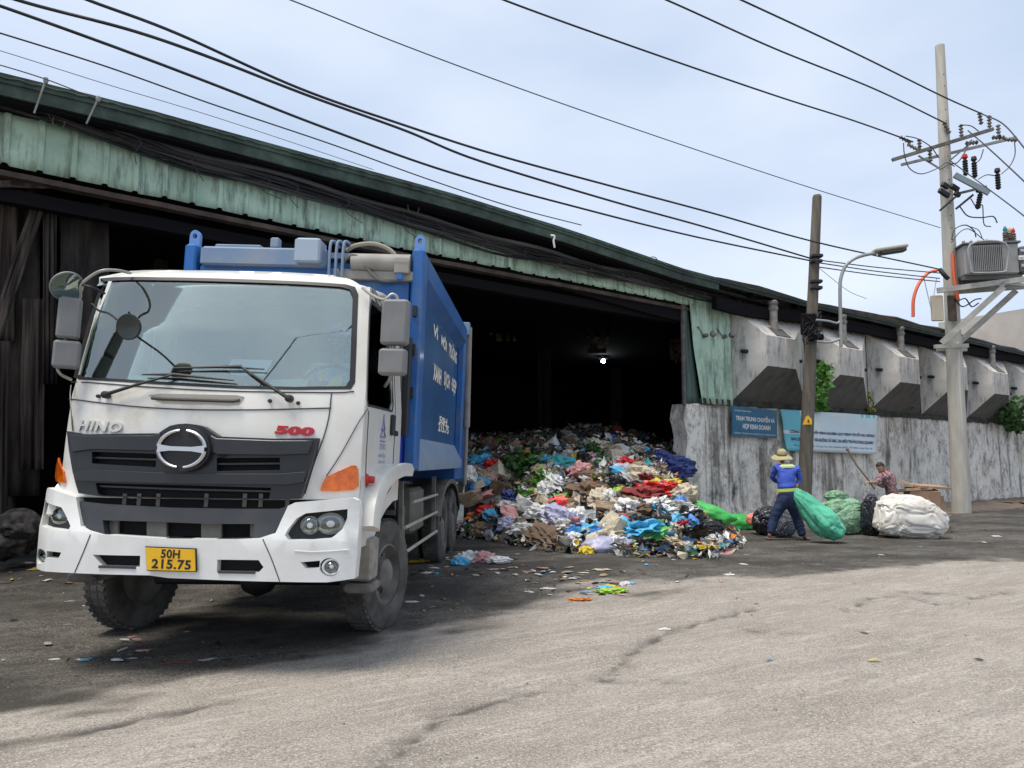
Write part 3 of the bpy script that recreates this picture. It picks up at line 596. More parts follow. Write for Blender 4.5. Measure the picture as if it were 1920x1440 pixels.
# roof, sides, back of the cab
def cabshell():
    ys0 = [(3.13, .56), (3.17, .78), (3.19, 1.1), (3.19, 1.8), (3.14, 1.86)]; V = []; n = 14
    for z, y in ys0:
        for i in range(n + 1):
            x = -1.13 + 2.26 * i / n; V.append((x, y + .17 * abs(x / 1.2) ** 3 * (y < 1.2), z - .10 * abs(x / 1.13) ** 5))
    k = MB(); k.add(V, [(a * (n + 1) + i, a * (n + 1) + i + 1, (a + 1) * (n + 1) + i + 1, (a + 1) * (n + 1) + i) for a in range(4) for i in range(n)])
    o = k.build('cab_roof', M_wht, truck, 50, ROLL); o.modifiers.new('s', 'SOLIDIFY').thickness = .03
    k = MB(); k.box((0, 1.86, 2.1), (2.3, .04, 2.06)); k.build('cab_back', mat('cab_back_lining', (.10, .11, .10), .9), truck, 30, ROLL)
    k = MB(); k.box((0, 1.05, 1.30), (2.3, 1.55, .06)); k.build('cab_floor', M_int, truck, 30, ROLL)
    k = MB(); k.box((0, .47, 1.86), (2.1, .40, .46), bev=.06); k.build('dashboard', M_int, truck, 30, ROLL)
    for sx in (-.62, .62):
        k = MB(); k.box((sx, 1.35, 1.85), (.52, .52, .16), bev=.05); k.box((sx, 1.62, 2.28), (.5, .14, .78), bev=.05); k.build('seat', mat('seat_grey', (.07, .075, .075), .9), truck, 30, ROLL)
    k = MB(); k.tube([Vector((.72 + .22 * math.cos(a), .78 + .12 * math.sin(a), 2.24 + .17 * math.sin(a))) for a in [i * math.pi / 12 for i in range(25)]], .017, 8, cap=False); k.tube([(.72, .78, 2.24), (.72, .60, 2.02)], .03); k.tube([(.51, .78, 2.24), (.93, .78, 2.24)], .016)
    k.build('steering_wheel', M_blk, truck, 40, ROLL)
cabshell()
def side(sgn):
    XO = .055 if sgn < 0 else 0; f = lambda a, b, d: Vector((sgn * (SX(a, b) + XO + d), a, b))
    fy = lambda z: S(SX(0, z) + XO - .012, z) + .012
    W_ = [(fy(2.12) + .05, 2.10), (fy(2.5) + .05, 2.5), (fy(2.8) + .05, 2.84), (fy(2.9) + .10, 2.93), (1.30, 2.94), (1.40, 2.88), (1.42, 2.14), (1.36, 2.07), (fy(2.1) + .08, 2.05)]
    O = [(fy(1.12), 1.10), (fy(1.5), 1.5), (fy(2.05), 2.05), (fy(2.75), 2.75), (fy(2.95) + .02, 3.04), (1.80, 3.09), (1.86, 3.02), (1.86, 1.22), (1.62, 1.22), (1.30, 1.16), (1.0, 1.06), (.80, .92), (.74, .92), (fy(1.12) + .0, .92)]
    if sgn < 0: O[0] = (fy(1.30), 1.28); O[-1] = (.62, 1.20)
    patch('cab_side', O, M_wht, truck, 0, .03, [W_], fn=f, px=False, bevel=.004)
    patch('side_window', W_, M_wn, truck, -.012, .005, fn=f, px=False)
    patch('window_seal', [(a + (.02 if a > .9 else -.02), b + (.02 if b > 2.5 else -.02)) for a, b in W_], M_blk, truck, .003, .012, [W_], fn=f, px=False)
    # door shut lines as dark rubber strips, handle, marker lamp
    k = MB()
    for L_ in ([(1.50, 2.98), (1.52, 2.0), (1.50, 1.42), (1.30, 1.30)], [(.38, 2.0), (.40, 1.45), (.62, 1.32), (1.30, 1.30)]):
        k = MB(); k.tube([f(a, b, .001) for a, b in [(p.x, p.y) for p in spline([(a, b, 0) for a, b in L_], 6)]], .0055, 5); k.build('door_seam', M_trim, truck, 0, ROLL)
    k = MB(); p = f(1.36, 1.93, .015); k.box(p, (.03, .13, .19), bev=.01); k.build('door_handle', M_blk, truck, 30, ROLL)
    for yy, zz, nn in ((1.56, 1.86, 'door_hinge'), (1.56, 1.49, 'door_hinge')):
        k = MB(); k.box(f(yy, zz, .01), (.03, .09, .05), bev=.008); k.build(nn, M_blk, truck, 30, ROLL)
    # wheel arch lip
    k = MB(); P0 = []; 
    for p_ in spline([(*Pd(a, b, 1.30), 0) for a, b in ((775, 873), (757, 872), (735, 884), (720, 907), (709, 945), (704, 988))], 5): P0.append((p_.x, p_.y))
    V = []; 
    for (yy, zz) in P0:
        for q, (dx, rr) in enumerate(((-.04, 1.0), (.10, 1.02), (.13, .96), (.12, .88), (-.1, .86))):
            V.append((sgn * (1.215 + dx - .03), 1.46 + (yy - 1.46) * rr, .70 + (zz - .70) * rr))
    k.add(V, [(i * 5 + j, i * 5 + j + 1, i * 5 + 6 + j, i * 5 + 5 + j) for i in range(len(P0) - 1) for j in range(4)] + [(0, 1, 2, 3, 4), tuple(len(V) - 5 + j for j in (4, 3, 2, 1, 0))])
    k.build('wheel_arch', M_wht, truck, 40, ROLL)
    k = MB(); k.lathe([(.0, .05), (.028, .045), (.03, 0), (.045, -.01), (.045, -.03)], f(*Pd(687, 899), .02), (sgn, 0, 0), 14); k.build('side_marker', M_red, truck, 40, ROLL) if sgn > 0 else None
side(1); side(-1)
# cab corner vane and step box under the cab
k = MB(); k.box((1.12, .68, .80), (.20, .26, .34), bev=.02); k.build('step_box', mat('step_tan', (.32, .30, .26), .85, 0, (.2, .19, .17), 9), truck, 30, ROLL); k = MB(); k.box((1.13, .66, .58), (.24, .34, .07), bev=.02); k.build('cab_step', M_dust, truck, 30, ROLL)
k = MB(); k.box((-1.12, .68, .80), (.20, .26, .34), bev=.02); k.build('step_box', mat('step_tan', (.32, .30, .26), .85, 0, (.2, .19, .17), 9), truck, 30, ROLL); k = MB(); k.box((-1.13, .66, .58), (.24, .34, .07), bev=.02); k.build('cab_step', M_dust, truck, 30, ROLL)
# seams on the nose
def seam(name, pts, w=.004, off=.003, m=None, n=8):
    k = MB(); P = []
    q = [Ps(*p) for p in pts]; sp_ = [(p.x, p.y) for p in spline([(a, b, 0) for a, b in q], n)] if len(q) > 2 else q
    k.tube([(a, S(a, b) - off, b) for a, b in sp_], w * (1.3 if w < .0045 else 1), 5); return k.build(name, m or M_trim, truck, 0, ROLL)
seam('nose_seam', [(130, 748), (240, 761), (360, 768), (500, 768), (621, 765)])
seam('corner_seam', [(622, 737), (617, 780), (606, 822), (588, 872), (572, 926)])
seam('corner_seam', [(131, 722), (134, 770), (137, 808)])
seam('cowl_seam', [(128, 716), (300, 727), (460, 734), (620, 736), (664, 734)])
seam('side_vane_seam', [(690, 766), (668, 800), (640, 850), (612, 893)], .003)
# grab bar recess
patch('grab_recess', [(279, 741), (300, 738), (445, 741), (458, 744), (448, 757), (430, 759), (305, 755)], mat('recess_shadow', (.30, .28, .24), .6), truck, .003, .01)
k = MB(); k.tube([(a, S(a, b) - .03, b) for a, b in [Ps(*p) for p in ((288, 747), (310, 749), (380, 751), (440, 753), (452, 751))]], .013, 8); k.build('grab_bar', M_trim, truck, 40, ROLL)
# grille
GO = [(136, 809), (167, 815), (306, 813), (316, 806), (328, 799), (342, 796), (358, 795), (375, 797), (390, 801), (405, 811), (417, 819), (522, 823), (601, 822), (596, 845), (588, 872), (572, 924), (567, 934), (530, 936), (330, 934), (200, 930), (158, 924), (152, 905), (146, 880), (140, 845)]
H1 = [(183, 847), (303, 851), (301, 876), (183, 869)]; H2 = [(414, 859), (531, 858), (531, 881), (414, 883)]; H3 = [(190, 905), (350, 909), (515, 914), (511, 934.5), (330, 932.5), (200, 928.5), (194, 925)]
patch('grille_backing', GO, M_gap, truck, .006, .004)
patch('grille', GO, M_gr, truck, .075, .07, [H1, H2, H3], bevel=.012)
patch('grille_bar', [(150, 884), (188, 880), (350, 888), (535, 888), (582, 884), (577, 903), (545, 908), (350, 906), (200, 902), (156, 900)], mat('grille_bar', (.022, .025, .030), .34, 0, (.014, .016, .020), 2), truck, .10, .05, bevel=.012)
patch('grille_bar', [(141, 815), (175, 818), (300, 817), (312, 812), (312, 842), (300, 846), (188, 843), (147, 848)], MATS['grille_bar'], truck, .095, .05, bevel=.012)
patch('grille_bar', [(404, 816), (415, 822), (520, 826), (594, 826), (585, 852), (530, 854), (415, 853), (404, 848)], MATS['grille_bar'], truck, .095, .05, bevel=.012)
for pts in ([(183, 858), (303, 862)], [(414, 870), (531, 869)], [(192, 911), (350, 917), (514, 921)]):
    seam('grille_slat', pts, .010, .04, M_trim, 6)
patch('grille_backing', [(156, 932), (572, 938), (560, 956), (160, 948)], M_gap, truck, .004, .004)
patch('radiator_cover', [(157, 922), (570, 930), (566, 962), (160, 955)], M_gap, truck, -.02, .02)
for x in (235, 262, 298, 388, 460, 490, 540):
    k = MB(); a, b = Ps(x, 938); k.box((a, S(a, b) + .0, b), (.03, .03, .10)); k.build('radiator_bracket', M_frm, truck, 20, ROLL)
# emblem: dark oval with a chrome ring and a waisted bar
EC = (357, 842)
patch('emblem_plate', arc(*EC, 50, 42, 36), M_blk, truck, .13, .06, bevel=.008)
eo = bpy.data.objects['emblem_plate']
def ering():
    k = MB(); cx, cz = Ps(*EC); rx = abs(Ps(EC[0] + 43, EC[1])[0] - cx); rz = abs(Ps(EC[0], EC[1] - 34)[1] - cz)
    f = lambda u, v, d=.145: (cx + u, S(cx + u, cz + v) - d, cz + v)
    for a0, a1 in ((6, 82), (98, 174), (186, 262), (278, 354)):
        k.tube([f(rx * math.cos(R(a)), rz * math.sin(R(a))) for a in range(a0, a1 + 1, 4)], [.007 + .009 * abs(math.cos(R(a))) ** .7 for a in range(a0, a1 + 1, 4)], 6)
    P = [(-rx, .030), (-rx * .8, .024), (-rx * .45, .016), (rx * .45, .016), (rx * .8, .024), (rx, .030)]
    pts = [f(a, b, .15) for a, b in P] + [f(a, -b, .15) for a, b in P[::-1]]; k.poly(pts, (0, -.012, 0))
    k.build('emblem_ring', M_chr, eo, 40)
ering()
def onS(px0, py0, px1, py1, off):
    a0, b0 = Ps(px0, py1); a1, b1 = Ps(px1, py0)
    return (lambda u, v, d: Vector((a0 + u, S(a0 + u, b0 + v + (Ps(px1, py1)[1] - b0) * 0) - off - d, b0 + v - .012 * 0))), a1 - a0, b1 - b0
def stext(name, t, px0, py0, px1, py1, off, m, parent, bold=.02, sp=1.0, shear=0, ex=.0, slope=0.0):
    a0, b0 = Ps(px0, py1); a1, b1 = Ps(px1, py0); w = a1 - a0; h = b1 - b0
    o = text_on(name, t, lambda u, v, d: Vector((a0 + u, S(a0 + u, b0 + v) - off - d, b0 + v + slope * u)), w, h, m, parent, bold, sp, shear, ex)
    if parent is truck: o.matrix_local = ROLL
    return o
stext('maker_lettering', 'HINO', 147, 789, 230, 806, .006, mat('chrome_pale', (.62, .60, .55), .3, .6), truck, .03, 1.15, .25, .01, -.03)
stext('model_number', '500', 515, 800, 589, 814, .006, M_redp, truck, .055, 1.05, .2, .006, -.02)
# lower trim
LT = [(158, 939), (205, 944), (328, 951), (450, 953), (528, 953), (546, 948), (533, 975), (519, 999), (500, 1006), (480, 1010), (400, 1012), (300, 1010), (207, 1003), (172, 988), (164, 970)]
patch('lower_trim', LT, M_trim, truck, .07, .09, [[(202, 974), (300, 977), (400, 981), (483, 981), (480, 1007), (400, 1009), (300, 1007), (206, 1000)]], bevel=.012)
patch('lower_backing', [(160, 945), (545, 955), (520, 1012), (170, 1000)], M_gap, truck, -.06, .01)
for x0, x1, m in ((204, 220, M_frm), (274, 311, M_frm), (376, 414, M_frm), (468, 483, M_frm)):
    patch('cross_bracket', [(x0, 972), (x1, 974), (x1, 1010), (x0, 1008)], m, truck, -.01, .03)
# bumper
BO = [(97, 914), (120, 919), (157, 931), (160, 950), (166, 985), (180, 993), (205, 1000), (328, 1008), (450, 1009), (494, 1007), (512, 1001), (525, 997), (535, 975), (548, 947), (561, 941), (600, 938), (667, 932), (677, 937), (680, 960), (676, 1030), (671, 1081), (620, 1088), (533, 1087), (400, 1083), (328, 1080), (292, 1075), (155, 1071), (100, 1068), (78, 1063), (70, 1050), (71, 1010), (74, 970), (79, 924), (86, 916)]
HL = [(82, 937), (100, 941), (117, 946), (130, 950), (136, 960), (147, 984), (143, 993), (120, 990), (89, 984), (84, 965)]
HR = [(542, 1001), (548, 990), (564, 970), (580, 961), (620, 957), (658, 953), (657, 970), (648, 990), (634, 1002), (626, 1007), (590, 1010), (548, 1010)]
IL = [(188, 1037), (276, 1039), (275, 1060), (205, 1058), (198, 1050)]; IR = [(418, 1046), (494, 1047), (503, 1060), (494, 1070), (417, 1069)]
SL = [(103, 1030), (130, 1033), (125, 1044), (103, 1042)]; SRr = [(571, 1051), (607, 1048), (607, 1063), (580, 1062)]
patch('bumper', BO, M_bump, truck, .10, .12, [HL, HR, IL, IR, SL, SRr, arc(89, 1040, 14, 14, 16), arc(625, 1060, 19, 17, 18)], bevel=.014, cell=.1)
patch('intake_backing', [(184, 1034), (280, 1036), (280, 1063), (190, 1061)], M_gap, truck, .03, .01); patch('intake_backing', [(412, 1043), (508, 1044), (508, 1072), (412, 1072)], M_gap, truck, .03, .01)
for b_ in ([(78, 933), (150, 944), (152, 996), (80, 990)], [(538, 950), (662, 948), (660, 1014), (538, 1014)]): patch('lamp_housing', b_, M_blk, truck, .02, .01)
for b_ in ([(72, 1022), (133, 1026), (133, 1058), (72, 1056)], [(566, 1040), (650, 1038), (650, 1080), (566, 1078)]): patch('fog_housing', b_, M_gap, truck, .03, .01)
for pts in ([(200, 1059), (268, 1061)], [(420, 1069), (488, 1070)]): seam('intake_lip', pts, .012, .10, M_trim, 4)
seam('bumper_seam', [(155, 1070), (170, 1035), (184, 1000)], .003, .101); seam('bumper_seam', [(533, 1086), (518, 1045), (502, 1008)], .003, .101)
seam('bumper_crease', [(560, 1030), (600, 1032), (660, 1028)], .006, .10, M_bump)
def lamp(nm, cx, cy, rx, ry, dep):
    a, b = Ps(cx, cy); rr = abs(Ps(cx + rx, cy)[0] - a); rz = abs(Ps(cx, cy - ry)[1] - b); r = empty(nm); r.parent = truck
    sl_ = (S(a + .02, b) - S(a - .02, b)) / .04; ang = max(-.85, min(.85, math.atan(sl_))); rr = min(rr / max(.6, math.cos(ang)), rr * 1.5) if abs(ang) > .3 else rr; rr = min(rr, .115)
    r.matrix_local = ROLL @ Matrix.Translation((a + (.02 if a < -1.1 else 0), S(a, b) - dep * .55 + (.04 if a < -1.1 else 0), b)) @ Matrix.Rotation(ang, 4, 'Z') @ Matrix.Diagonal((1, 1, rz / rr, 1))
    k = MB(); k.lathe([(0, .07), (rr * .35, .05), (rr * .8, .0), (rr, -.02), (rr * 1.04, -.01)], (0, 0, 0), (0, 1, 0), 24); k.build('reflector', mat('reflector_silver', (.82, .83, .84), .32, .55), r, 60)
    k = MB(); k.lathe([(0, -.035), (rr * .3, -.03), (rr * .34, 0), (rr * .2, .05)], (0, 0, 0), (0, 1, 0), 16); k.build('bulb', mat('lamp_bulb', (.80, .81, .80), .15, .2), r, 60)
    k = MB(); k.lathe([(0, -.065), (rr * .6, -.055), (rr, -.022)], (0, 0, 0), (0, 1, 0), 24); k.build('lens', MLENS, r, 60)
    if nm == 'fog_light': k = MB(); k.tube([(rr * 1.2 * math.cos(t), -.03, rr * 1.2 * math.sin(t)) for t in [i * math.pi / 12 for i in range(25)]], .011, 6); k.build('fog_bezel', M_bump, r, 60)
    return r
MLENS = glassmat('lamp_lens', .12, (.9, .92, .93))
def headlight(cx, cy, rx, ry):
    r = lamp('headlight', cx, cy, rx, ry, .06); return r
headlight(112, 968, 24, 20); headlight(622, 981, 27, 20); 
for c in ((584, 984, 18, 17),): headlight(*c)
for cx, cy, q in ((89, 1040, 9), (625, 1060, 13)):
    lamp('fog_light', cx, cy, q, q * .9, .10)
    pass
# side lights
patch('turn_signal', [(601, 920), (606, 906), (612, 895), (634, 884), (660, 873), (668, 873), (672, 880), (673, 912), (663, 919), (630, 921)], M_amb, truck, .02, .03, bevel=.008)
patch('turn_signal', [(103, 858), (96, 866), (91, 876), (92, 897), (106, 903), (124, 906), (122, 884), (112, 866)], M_amb, truck, .02, .03, bevel=.008)
# number plate
PL = [(290, 1023), (380, 1027), (381, 1066), (293, 1064)]
pl = patch('number_plate', PL, mat('plate_yellow', (.80, .47, .015), .45, 0, (.72, .40, .01), 8), truck, .135, .012)
patch('plate_frame', [(288, 1021), (382, 1025), (383, 1068), (291, 1066)], M_blk, truck, .122, .008)
stext('plate_text', '50H', 318, 1027, 354, 1042, .137, M_blk, pl, .03, 1.05); stext('plate_text', '215.75', 301, 1046, 374, 1061, .137, M_blk, pl, .03, 1.08)
# wipers
def wiper(pv, el, b0, b1, bm_):
    k = MB(); f = lambda p, d: (lambda q: Vector((q[0], S(*q) - d, q[1])))(Ps(*p))
    k.lathe([(0, -.04), (.028, -.03), (.03, .02)], f(pv, .03), (0, 1, 0), 12); k.tube([f(pv, .05), f(((pv[0] * .5 + el[0] * .5), (pv[1] * .5 + el[1] * .5)), .06), f(el, .04)], [.016, .012, .008], 6)
    k.tube([f(b0, .028), f(el, .035), f(bm_, .033), f(b1, .028)], [.006, .014, .012, .006], 6); k.build('wiper', M_blk, truck, 40, ROLL)
wiper((203, 741), (330, 703), (270, 703), (441, 714), (380, 708)); wiper((545, 748), (455, 688), (328, 691), (498, 693), (420, 689))
for px_, py_ in ((186, 743), (560, 756), (507, 752)):
    k = MB(); a, b = Ps(px_, py_); k.lathe([(0, -.025), (.014, -.02), (.016, .0)], (a, S(a, b) - .005, b), (0, 1, 0), 10); k.build('washer_nozzle', M_blk, truck, 40, ROLL)
# things on the dashboard and stickers inside the glass
def dashpaper(nm, pts, m, off, lab, cat):
    o = patch(nm, pts, m, None, off, .004, parm=None); o.matrix_world = TB; tag(o, lab, cat)
dashpaper('paper_sheet', [(415, 688), (425, 670), (503, 672), (497, 684), (486, 702), (425, 700)], mat('paper_blue', (.45, .62, .78), .7), -.10, 'blue white sheet of paper on the dashboard behind the windscreen', 'paper')
dashpaper('folded_cloth', [(496, 718), (503, 710), (556, 708), (572, 711), (568, 726), (500, 727)], mat('cloth_pale', (.62, .66, .50), .8, 0, (.1, .5, .48), 5), -.09, 'pale green and teal folded cloth on the dashboard', 'cloth')
dashpaper('towel', [(222, 718), (240, 702), (262, 703), (330, 714), (330, 722), (250, 720)], mat('cloth_teal', (.10, .50, .42), .8, 0, (.5, .55, .42), 5), -.09, 'teal and cream towel lying at the left end of the dashboard', 'cloth')
dashpaper('yellow_cloth', [(604, 726), (620, 705), (632, 699), (638, 710), (634, 725)], mat('cloth_yellow', (.62, .55, .03), .8), -.08, 'crumpled yellow cloth on the dashboard in front of the driver', 'cloth')
for pts, m in (([(196, 545), (205, 533), (217, 533), (215, 560), (208, 582), (190, 580)], mat('sticker_cyan', (.35, .66, .62), .5)), ([(205, 528), (222, 527), (221, 545), (206, 546)], mat('sticker_white', (.65, .72, .62), .5))):
    patch('windscreen_sticker', pts, m, truck, -.022, .002)
# mirrors
def mirror(nm, cpx, cpy, Y, w, h, rz, bev=.05):
    p = TBi @ aty(cpx, cpy, Y); k = MB(); k.box((0, 0, 0), (w, .11, h), bev=.018); k.box((0, .062, 0), (w * .86, .012, h * .88), mi=1)
    o = k.build(nm, [M_mir, M_chr], truck, 30, ROLL @ Matrix.Translation(p) @ Matrix.Rotation(rz, 4, 'Z'), bevel=.022); return p
m1 = mirror('wide_mirror', 742, 605, 5.95, .215, .36, R(-6)); m2 = mirror('spot_mirror', 737, 679, 5.95, .215, .21, R(-6))
m3 = mirror('wide_mirror', 130, 597, 5.98, .165, .33, R(28)); m4 = mirror('spot_mirror', 125, 665, 5.98, .19, .22, R(28), .08)
def arm(nm, pts, Y, r, m):
    k = MB(); k.tube(spline([TBi @ aty(a, b, Y + (c[0] if c else 0)) for a, b, *c in pts], 6), r, 8); k.build(nm, m, truck, 40, ROLL)
M_arm = mat('mirror_arm', (.33, .32, .29), .45, .3)
arm('mirror_arm', [(680, 540, .25), (697, 553, .1), (720, 562), (735, 552), (745, 560), (744, 590), (741, 640), (737, 660), (735, 690), (730, 712, .1), (722, 724, .4)], 5.97, .013, M_arm)
arm('mirror_arm', [(245, 512, .35), (220, 507, .1), (195, 507), (175, 515), (152, 535), (150, 560, .05), (128, 575), (122, 640), (108, 680), (112, 700), (133, 712, .15)], 5.98, .012, M_arm)
arm('mirror_bracket', [(152, 533), (175, 540), (196, 550, .15)], 5.98, .010, M_blk); arm('mirror_bracket', [(700, 545, .2), (712, 572), (722, 585)], 5.97, .018, M_blk)
def disc(nm, cpx, cpy, Y, r, nrm, m0, m1_, thick=.05):
    p = TBi @ aty(cpx, cpy, Y); k = MB(); k.lathe([(0, -thick * .6), (r * .7, -thick * .5), (r * .98, -.008), (r, .0), (r, .012), (r * .93, .014)], p, nrm, 28, 0); k.lathe([(r * .93, .012), (r * .5, .0), (0, -.004)], p, nrm, 28, 1)
    k.build(nm, [m0, m1_], truck, 40, ROLL)
disc('round_mirror', 125, 536, 5.95, .125, (.66, -.5, -.55), M_mir, mat('mirror_face', (.45, .56, .54), .06, 1), .03)
disc('under_mirror', 242, 613, 5.62, .098, (-.1, -1, -.15), M_blk, mat('mirror_dark', (.02, .03, .028), .25), .05)
arm('mirror_arm', [(172, 570, .1), (185, 582, -.05), (205, 588, -.25), (225, 603, -.36)], 5.98, .009, M_blk)
# driver's door emblem: a small triangular badge with lettering lines
fs = lambda a, b, d: Vector((SX(a, b) + d, a, b))
M_pur = mat('badge_violet', (.22, .22, .42), .6)
k = MB(); cy_, cz_ = .98, 1.83
for i, (w_, z_) in enumerate(((.02, .13), (.07, .07), (.11, .01))): k.tube([fs(cy_ - w_, cz_ + z_ - .03, .004), fs(cy_, cz_ + z_ + .04, .004), fs(cy_ + w_, cz_ + z_ - .03, .004), fs(cy_ - w_, cz_ + z_ - .03, .004)], .009, 5)
k.tube([fs(cy_ - .10, cz_ - .06, .004), fs(cy_ + .10, cz_ - .06, .004)], .007, 5); k.build('door_badge', M_pur, truck, 0, ROLL)
for t_, z_, h_ in (('CITENCO', 1.70, .045), ('MÔI TRƯỜNG', 1.63, .04), ('ĐÔ THỊ', 1.57, .035)):
    o = text_on('door_lettering', t_, lambda u, v, d, z_=z_: fs(.86 + u, z_ + v, .006), .26, h_, M_pur, truck, .01); o.matrix_local = ROLL
# ------------------------------------------------------------------ wheels, chassis
def make_wheel(name, rad, wid, m_side, dual=False):
    r = empty(name); r.parent = truck
    k = MB(); w = wid / 2
    k.lathe([(rad * .56, -w * .85), (rad * .62, -w), (rad * .86, -w * 1.02), (rad * .97, -w * .86), (rad, -w * .6), (rad, w * .6), (rad * .97, w * .86), (rad * .86, w * 1.02), (rad * .62, w), (rad * .56, w * .85)], (0, 0, 0), (1, 0, 0), 44)
    for i in range(44):
        a = 2 * math.pi * i / 44
        for s in (-1, 0, 1):
            M3 = Matrix.Rotation(a, 3, 'X'); c = M3 @ Vector((s * w * .56, 0, rad)); k.box(c, (w * .5, rad * .075, .022), M3 @ Matrix.Rotation(s * .3, 3, 'Z'))
    k.build('tyre', m_side, r, 40)
    k = MB(); q = 1
    k.lathe([(rad * .57, w * .80), (rad * .52, w * .9), (rad * .50, w * .45), (rad * .46, w * .1), (rad * .30, w * .12), (rad * .27, w * .75), (rad * .18, w * .95), (0, w * .98)], (0, 0, 0), (1, 0, 0), 32)
    k.lathe([(rad * .57, -w * .80), (rad * .50, -w * .5), (rad * .2, -w * .3), (0, -w * .3)], (0, 0, 0), (1, 0, 0), 32)
    for i in range(10):
        a = 2 * math.pi * i / 10; c = Vector((w * .22, math.cos(a) * rad * .36, math.sin(a) * rad * .36)); k.lathe([(.018, -.03), (.018, .02), (0, .03)], c, (1, 0, 0), 8)
    k.build('rim', M_dust, r, 40)
    return r
M_tyd = mat('dusty_tyre', (.045, .043, .040), .9, 0, (.12, .114, .103), 4)
wf = make_wheel('wheel', .505, .27, M_tyd)
for sx, kk in ((1, 0), (-1, 1)):
    o = wf if kk == 0 else copy_tree(wf, truck)
    o.location = (1.06 if sx > 0 else -1.25, 1.62, .505); o.rotation_euler = (0, 0, R(-13) + (math.pi if kk else 0))
for yy in (5.62, 6.92):
    for sx, off in ((1, 0), (1, -.30), (-1, 0), (-1, -.30)):
        o = copy_tree(wf, truck); o.location = (sx * (1.07 + off), yy, .505 + .10); o.rotation_euler = (0, 0, math.pi if sx < 0 else 0)
for sx in (-1, 1):
    k = MB(); k.box((sx * .42, 4.6, 1.0), (.09, 8.0, .26)); k.build('chassis_rail', M_frm, truck)
for yy, dz in ((1.46, .5), (5.62, .6), (6.92, .6)):
    k = MB(); k.tube([(-.95, yy, dz), (.95, yy, dz)], .08, 10); k.lathe([(0, -.2), (.14, -.12), (.19, 0), (.14, .12), (0, .2)], (0, yy, dz), (1, 0, 0), 14); k.build('axle', M_blk, truck)
k = MB(); k.box((0, 1.15, .98), (.78, .9, .62), bev=.05); k.build('engine', M_blk, truck)
k = MB(); k.box((.0, .72, .95), (1.7, .06, .62)); k.build('radiator', M_gap, truck)
for sx in (-1, 1):
    k = MB(); k.box((sx * .80, 2.75, .86), (.55, .75, .5), bev=.06); k.build('fuel_tank' if sx < 0 else 'battery_box', M_dust, truck)
    k = MB(); k.box((sx * .86, 4.15, .95), (.4, .9, .55), bev=.04); k.build('hydraulic_tank', M_frm, truck)
# side guards: three rails between two posts
for sx in (-1, 1):
    for z_, y0 in ((.60, 2.35), (.86, 2.45), (1.10, 2.95)):
        k = MB(); k.tube([(sx * 1.18, y0, z_), (sx * 1.18, 5.02, z_)], .019, 8); k.build('side_rail', mat('rail_pale', (.46, .44, .36), .6, 0, (.33, .31, .25), 8), truck)
    for yy in (2.42, 4.98):
        k = MB(); k.box((sx * 1.14, yy, .96), (.05, .07, .78)); k.build('rail_post', M_dust, truck)
    k = MB(); k.box((sx * 1.0, 2.14, .88), (.34, .03, .78)); k.build('mudguard_flap', M_blk, truck)
    k = MB(); P = []
    for a in range(10, 171, 16): P.append((.0, 6.27 + 1.28 * math.cos(R(a)), .55 + .74 * math.sin(R(a)) ** .6))
    V = []
    for p in P: V += [(sx * .72, p[1], p[2]), (sx * 1.24, p[1], p[2]), (sx * 1.24, p[1], p[2] - .07)]
    k.add(V, [(i * 3 + j, i * 3 + j + 1, i * 3 + 4 + j, i * 3 + 3 + j) for i in range(len(P) - 1) for j in range(2)]); o = k.build('rear_mudguard', M_frm, truck, 40); o.modifiers.new('s', 'SOLIDIFY').thickness = .02
# front wheel well liners
for sx in (-1, 1):
    k = MB(); V = []
    for a in range(-10, 191, 12): V += [(sx * .7, 1.46 + .60 * math.cos(R(a)), .62 + .60 * math.sin(R(a))), (sx * 1.19, 1.46 + .60 * math.cos(R(a)), .62 + .60 * math.sin(R(a)))]
    k.add(V, [(i, i + 1, i + 3, i + 2) for i in range(0, len(V) - 2, 2)]); k.build('wheel_liner', M_blk, truck, 40)
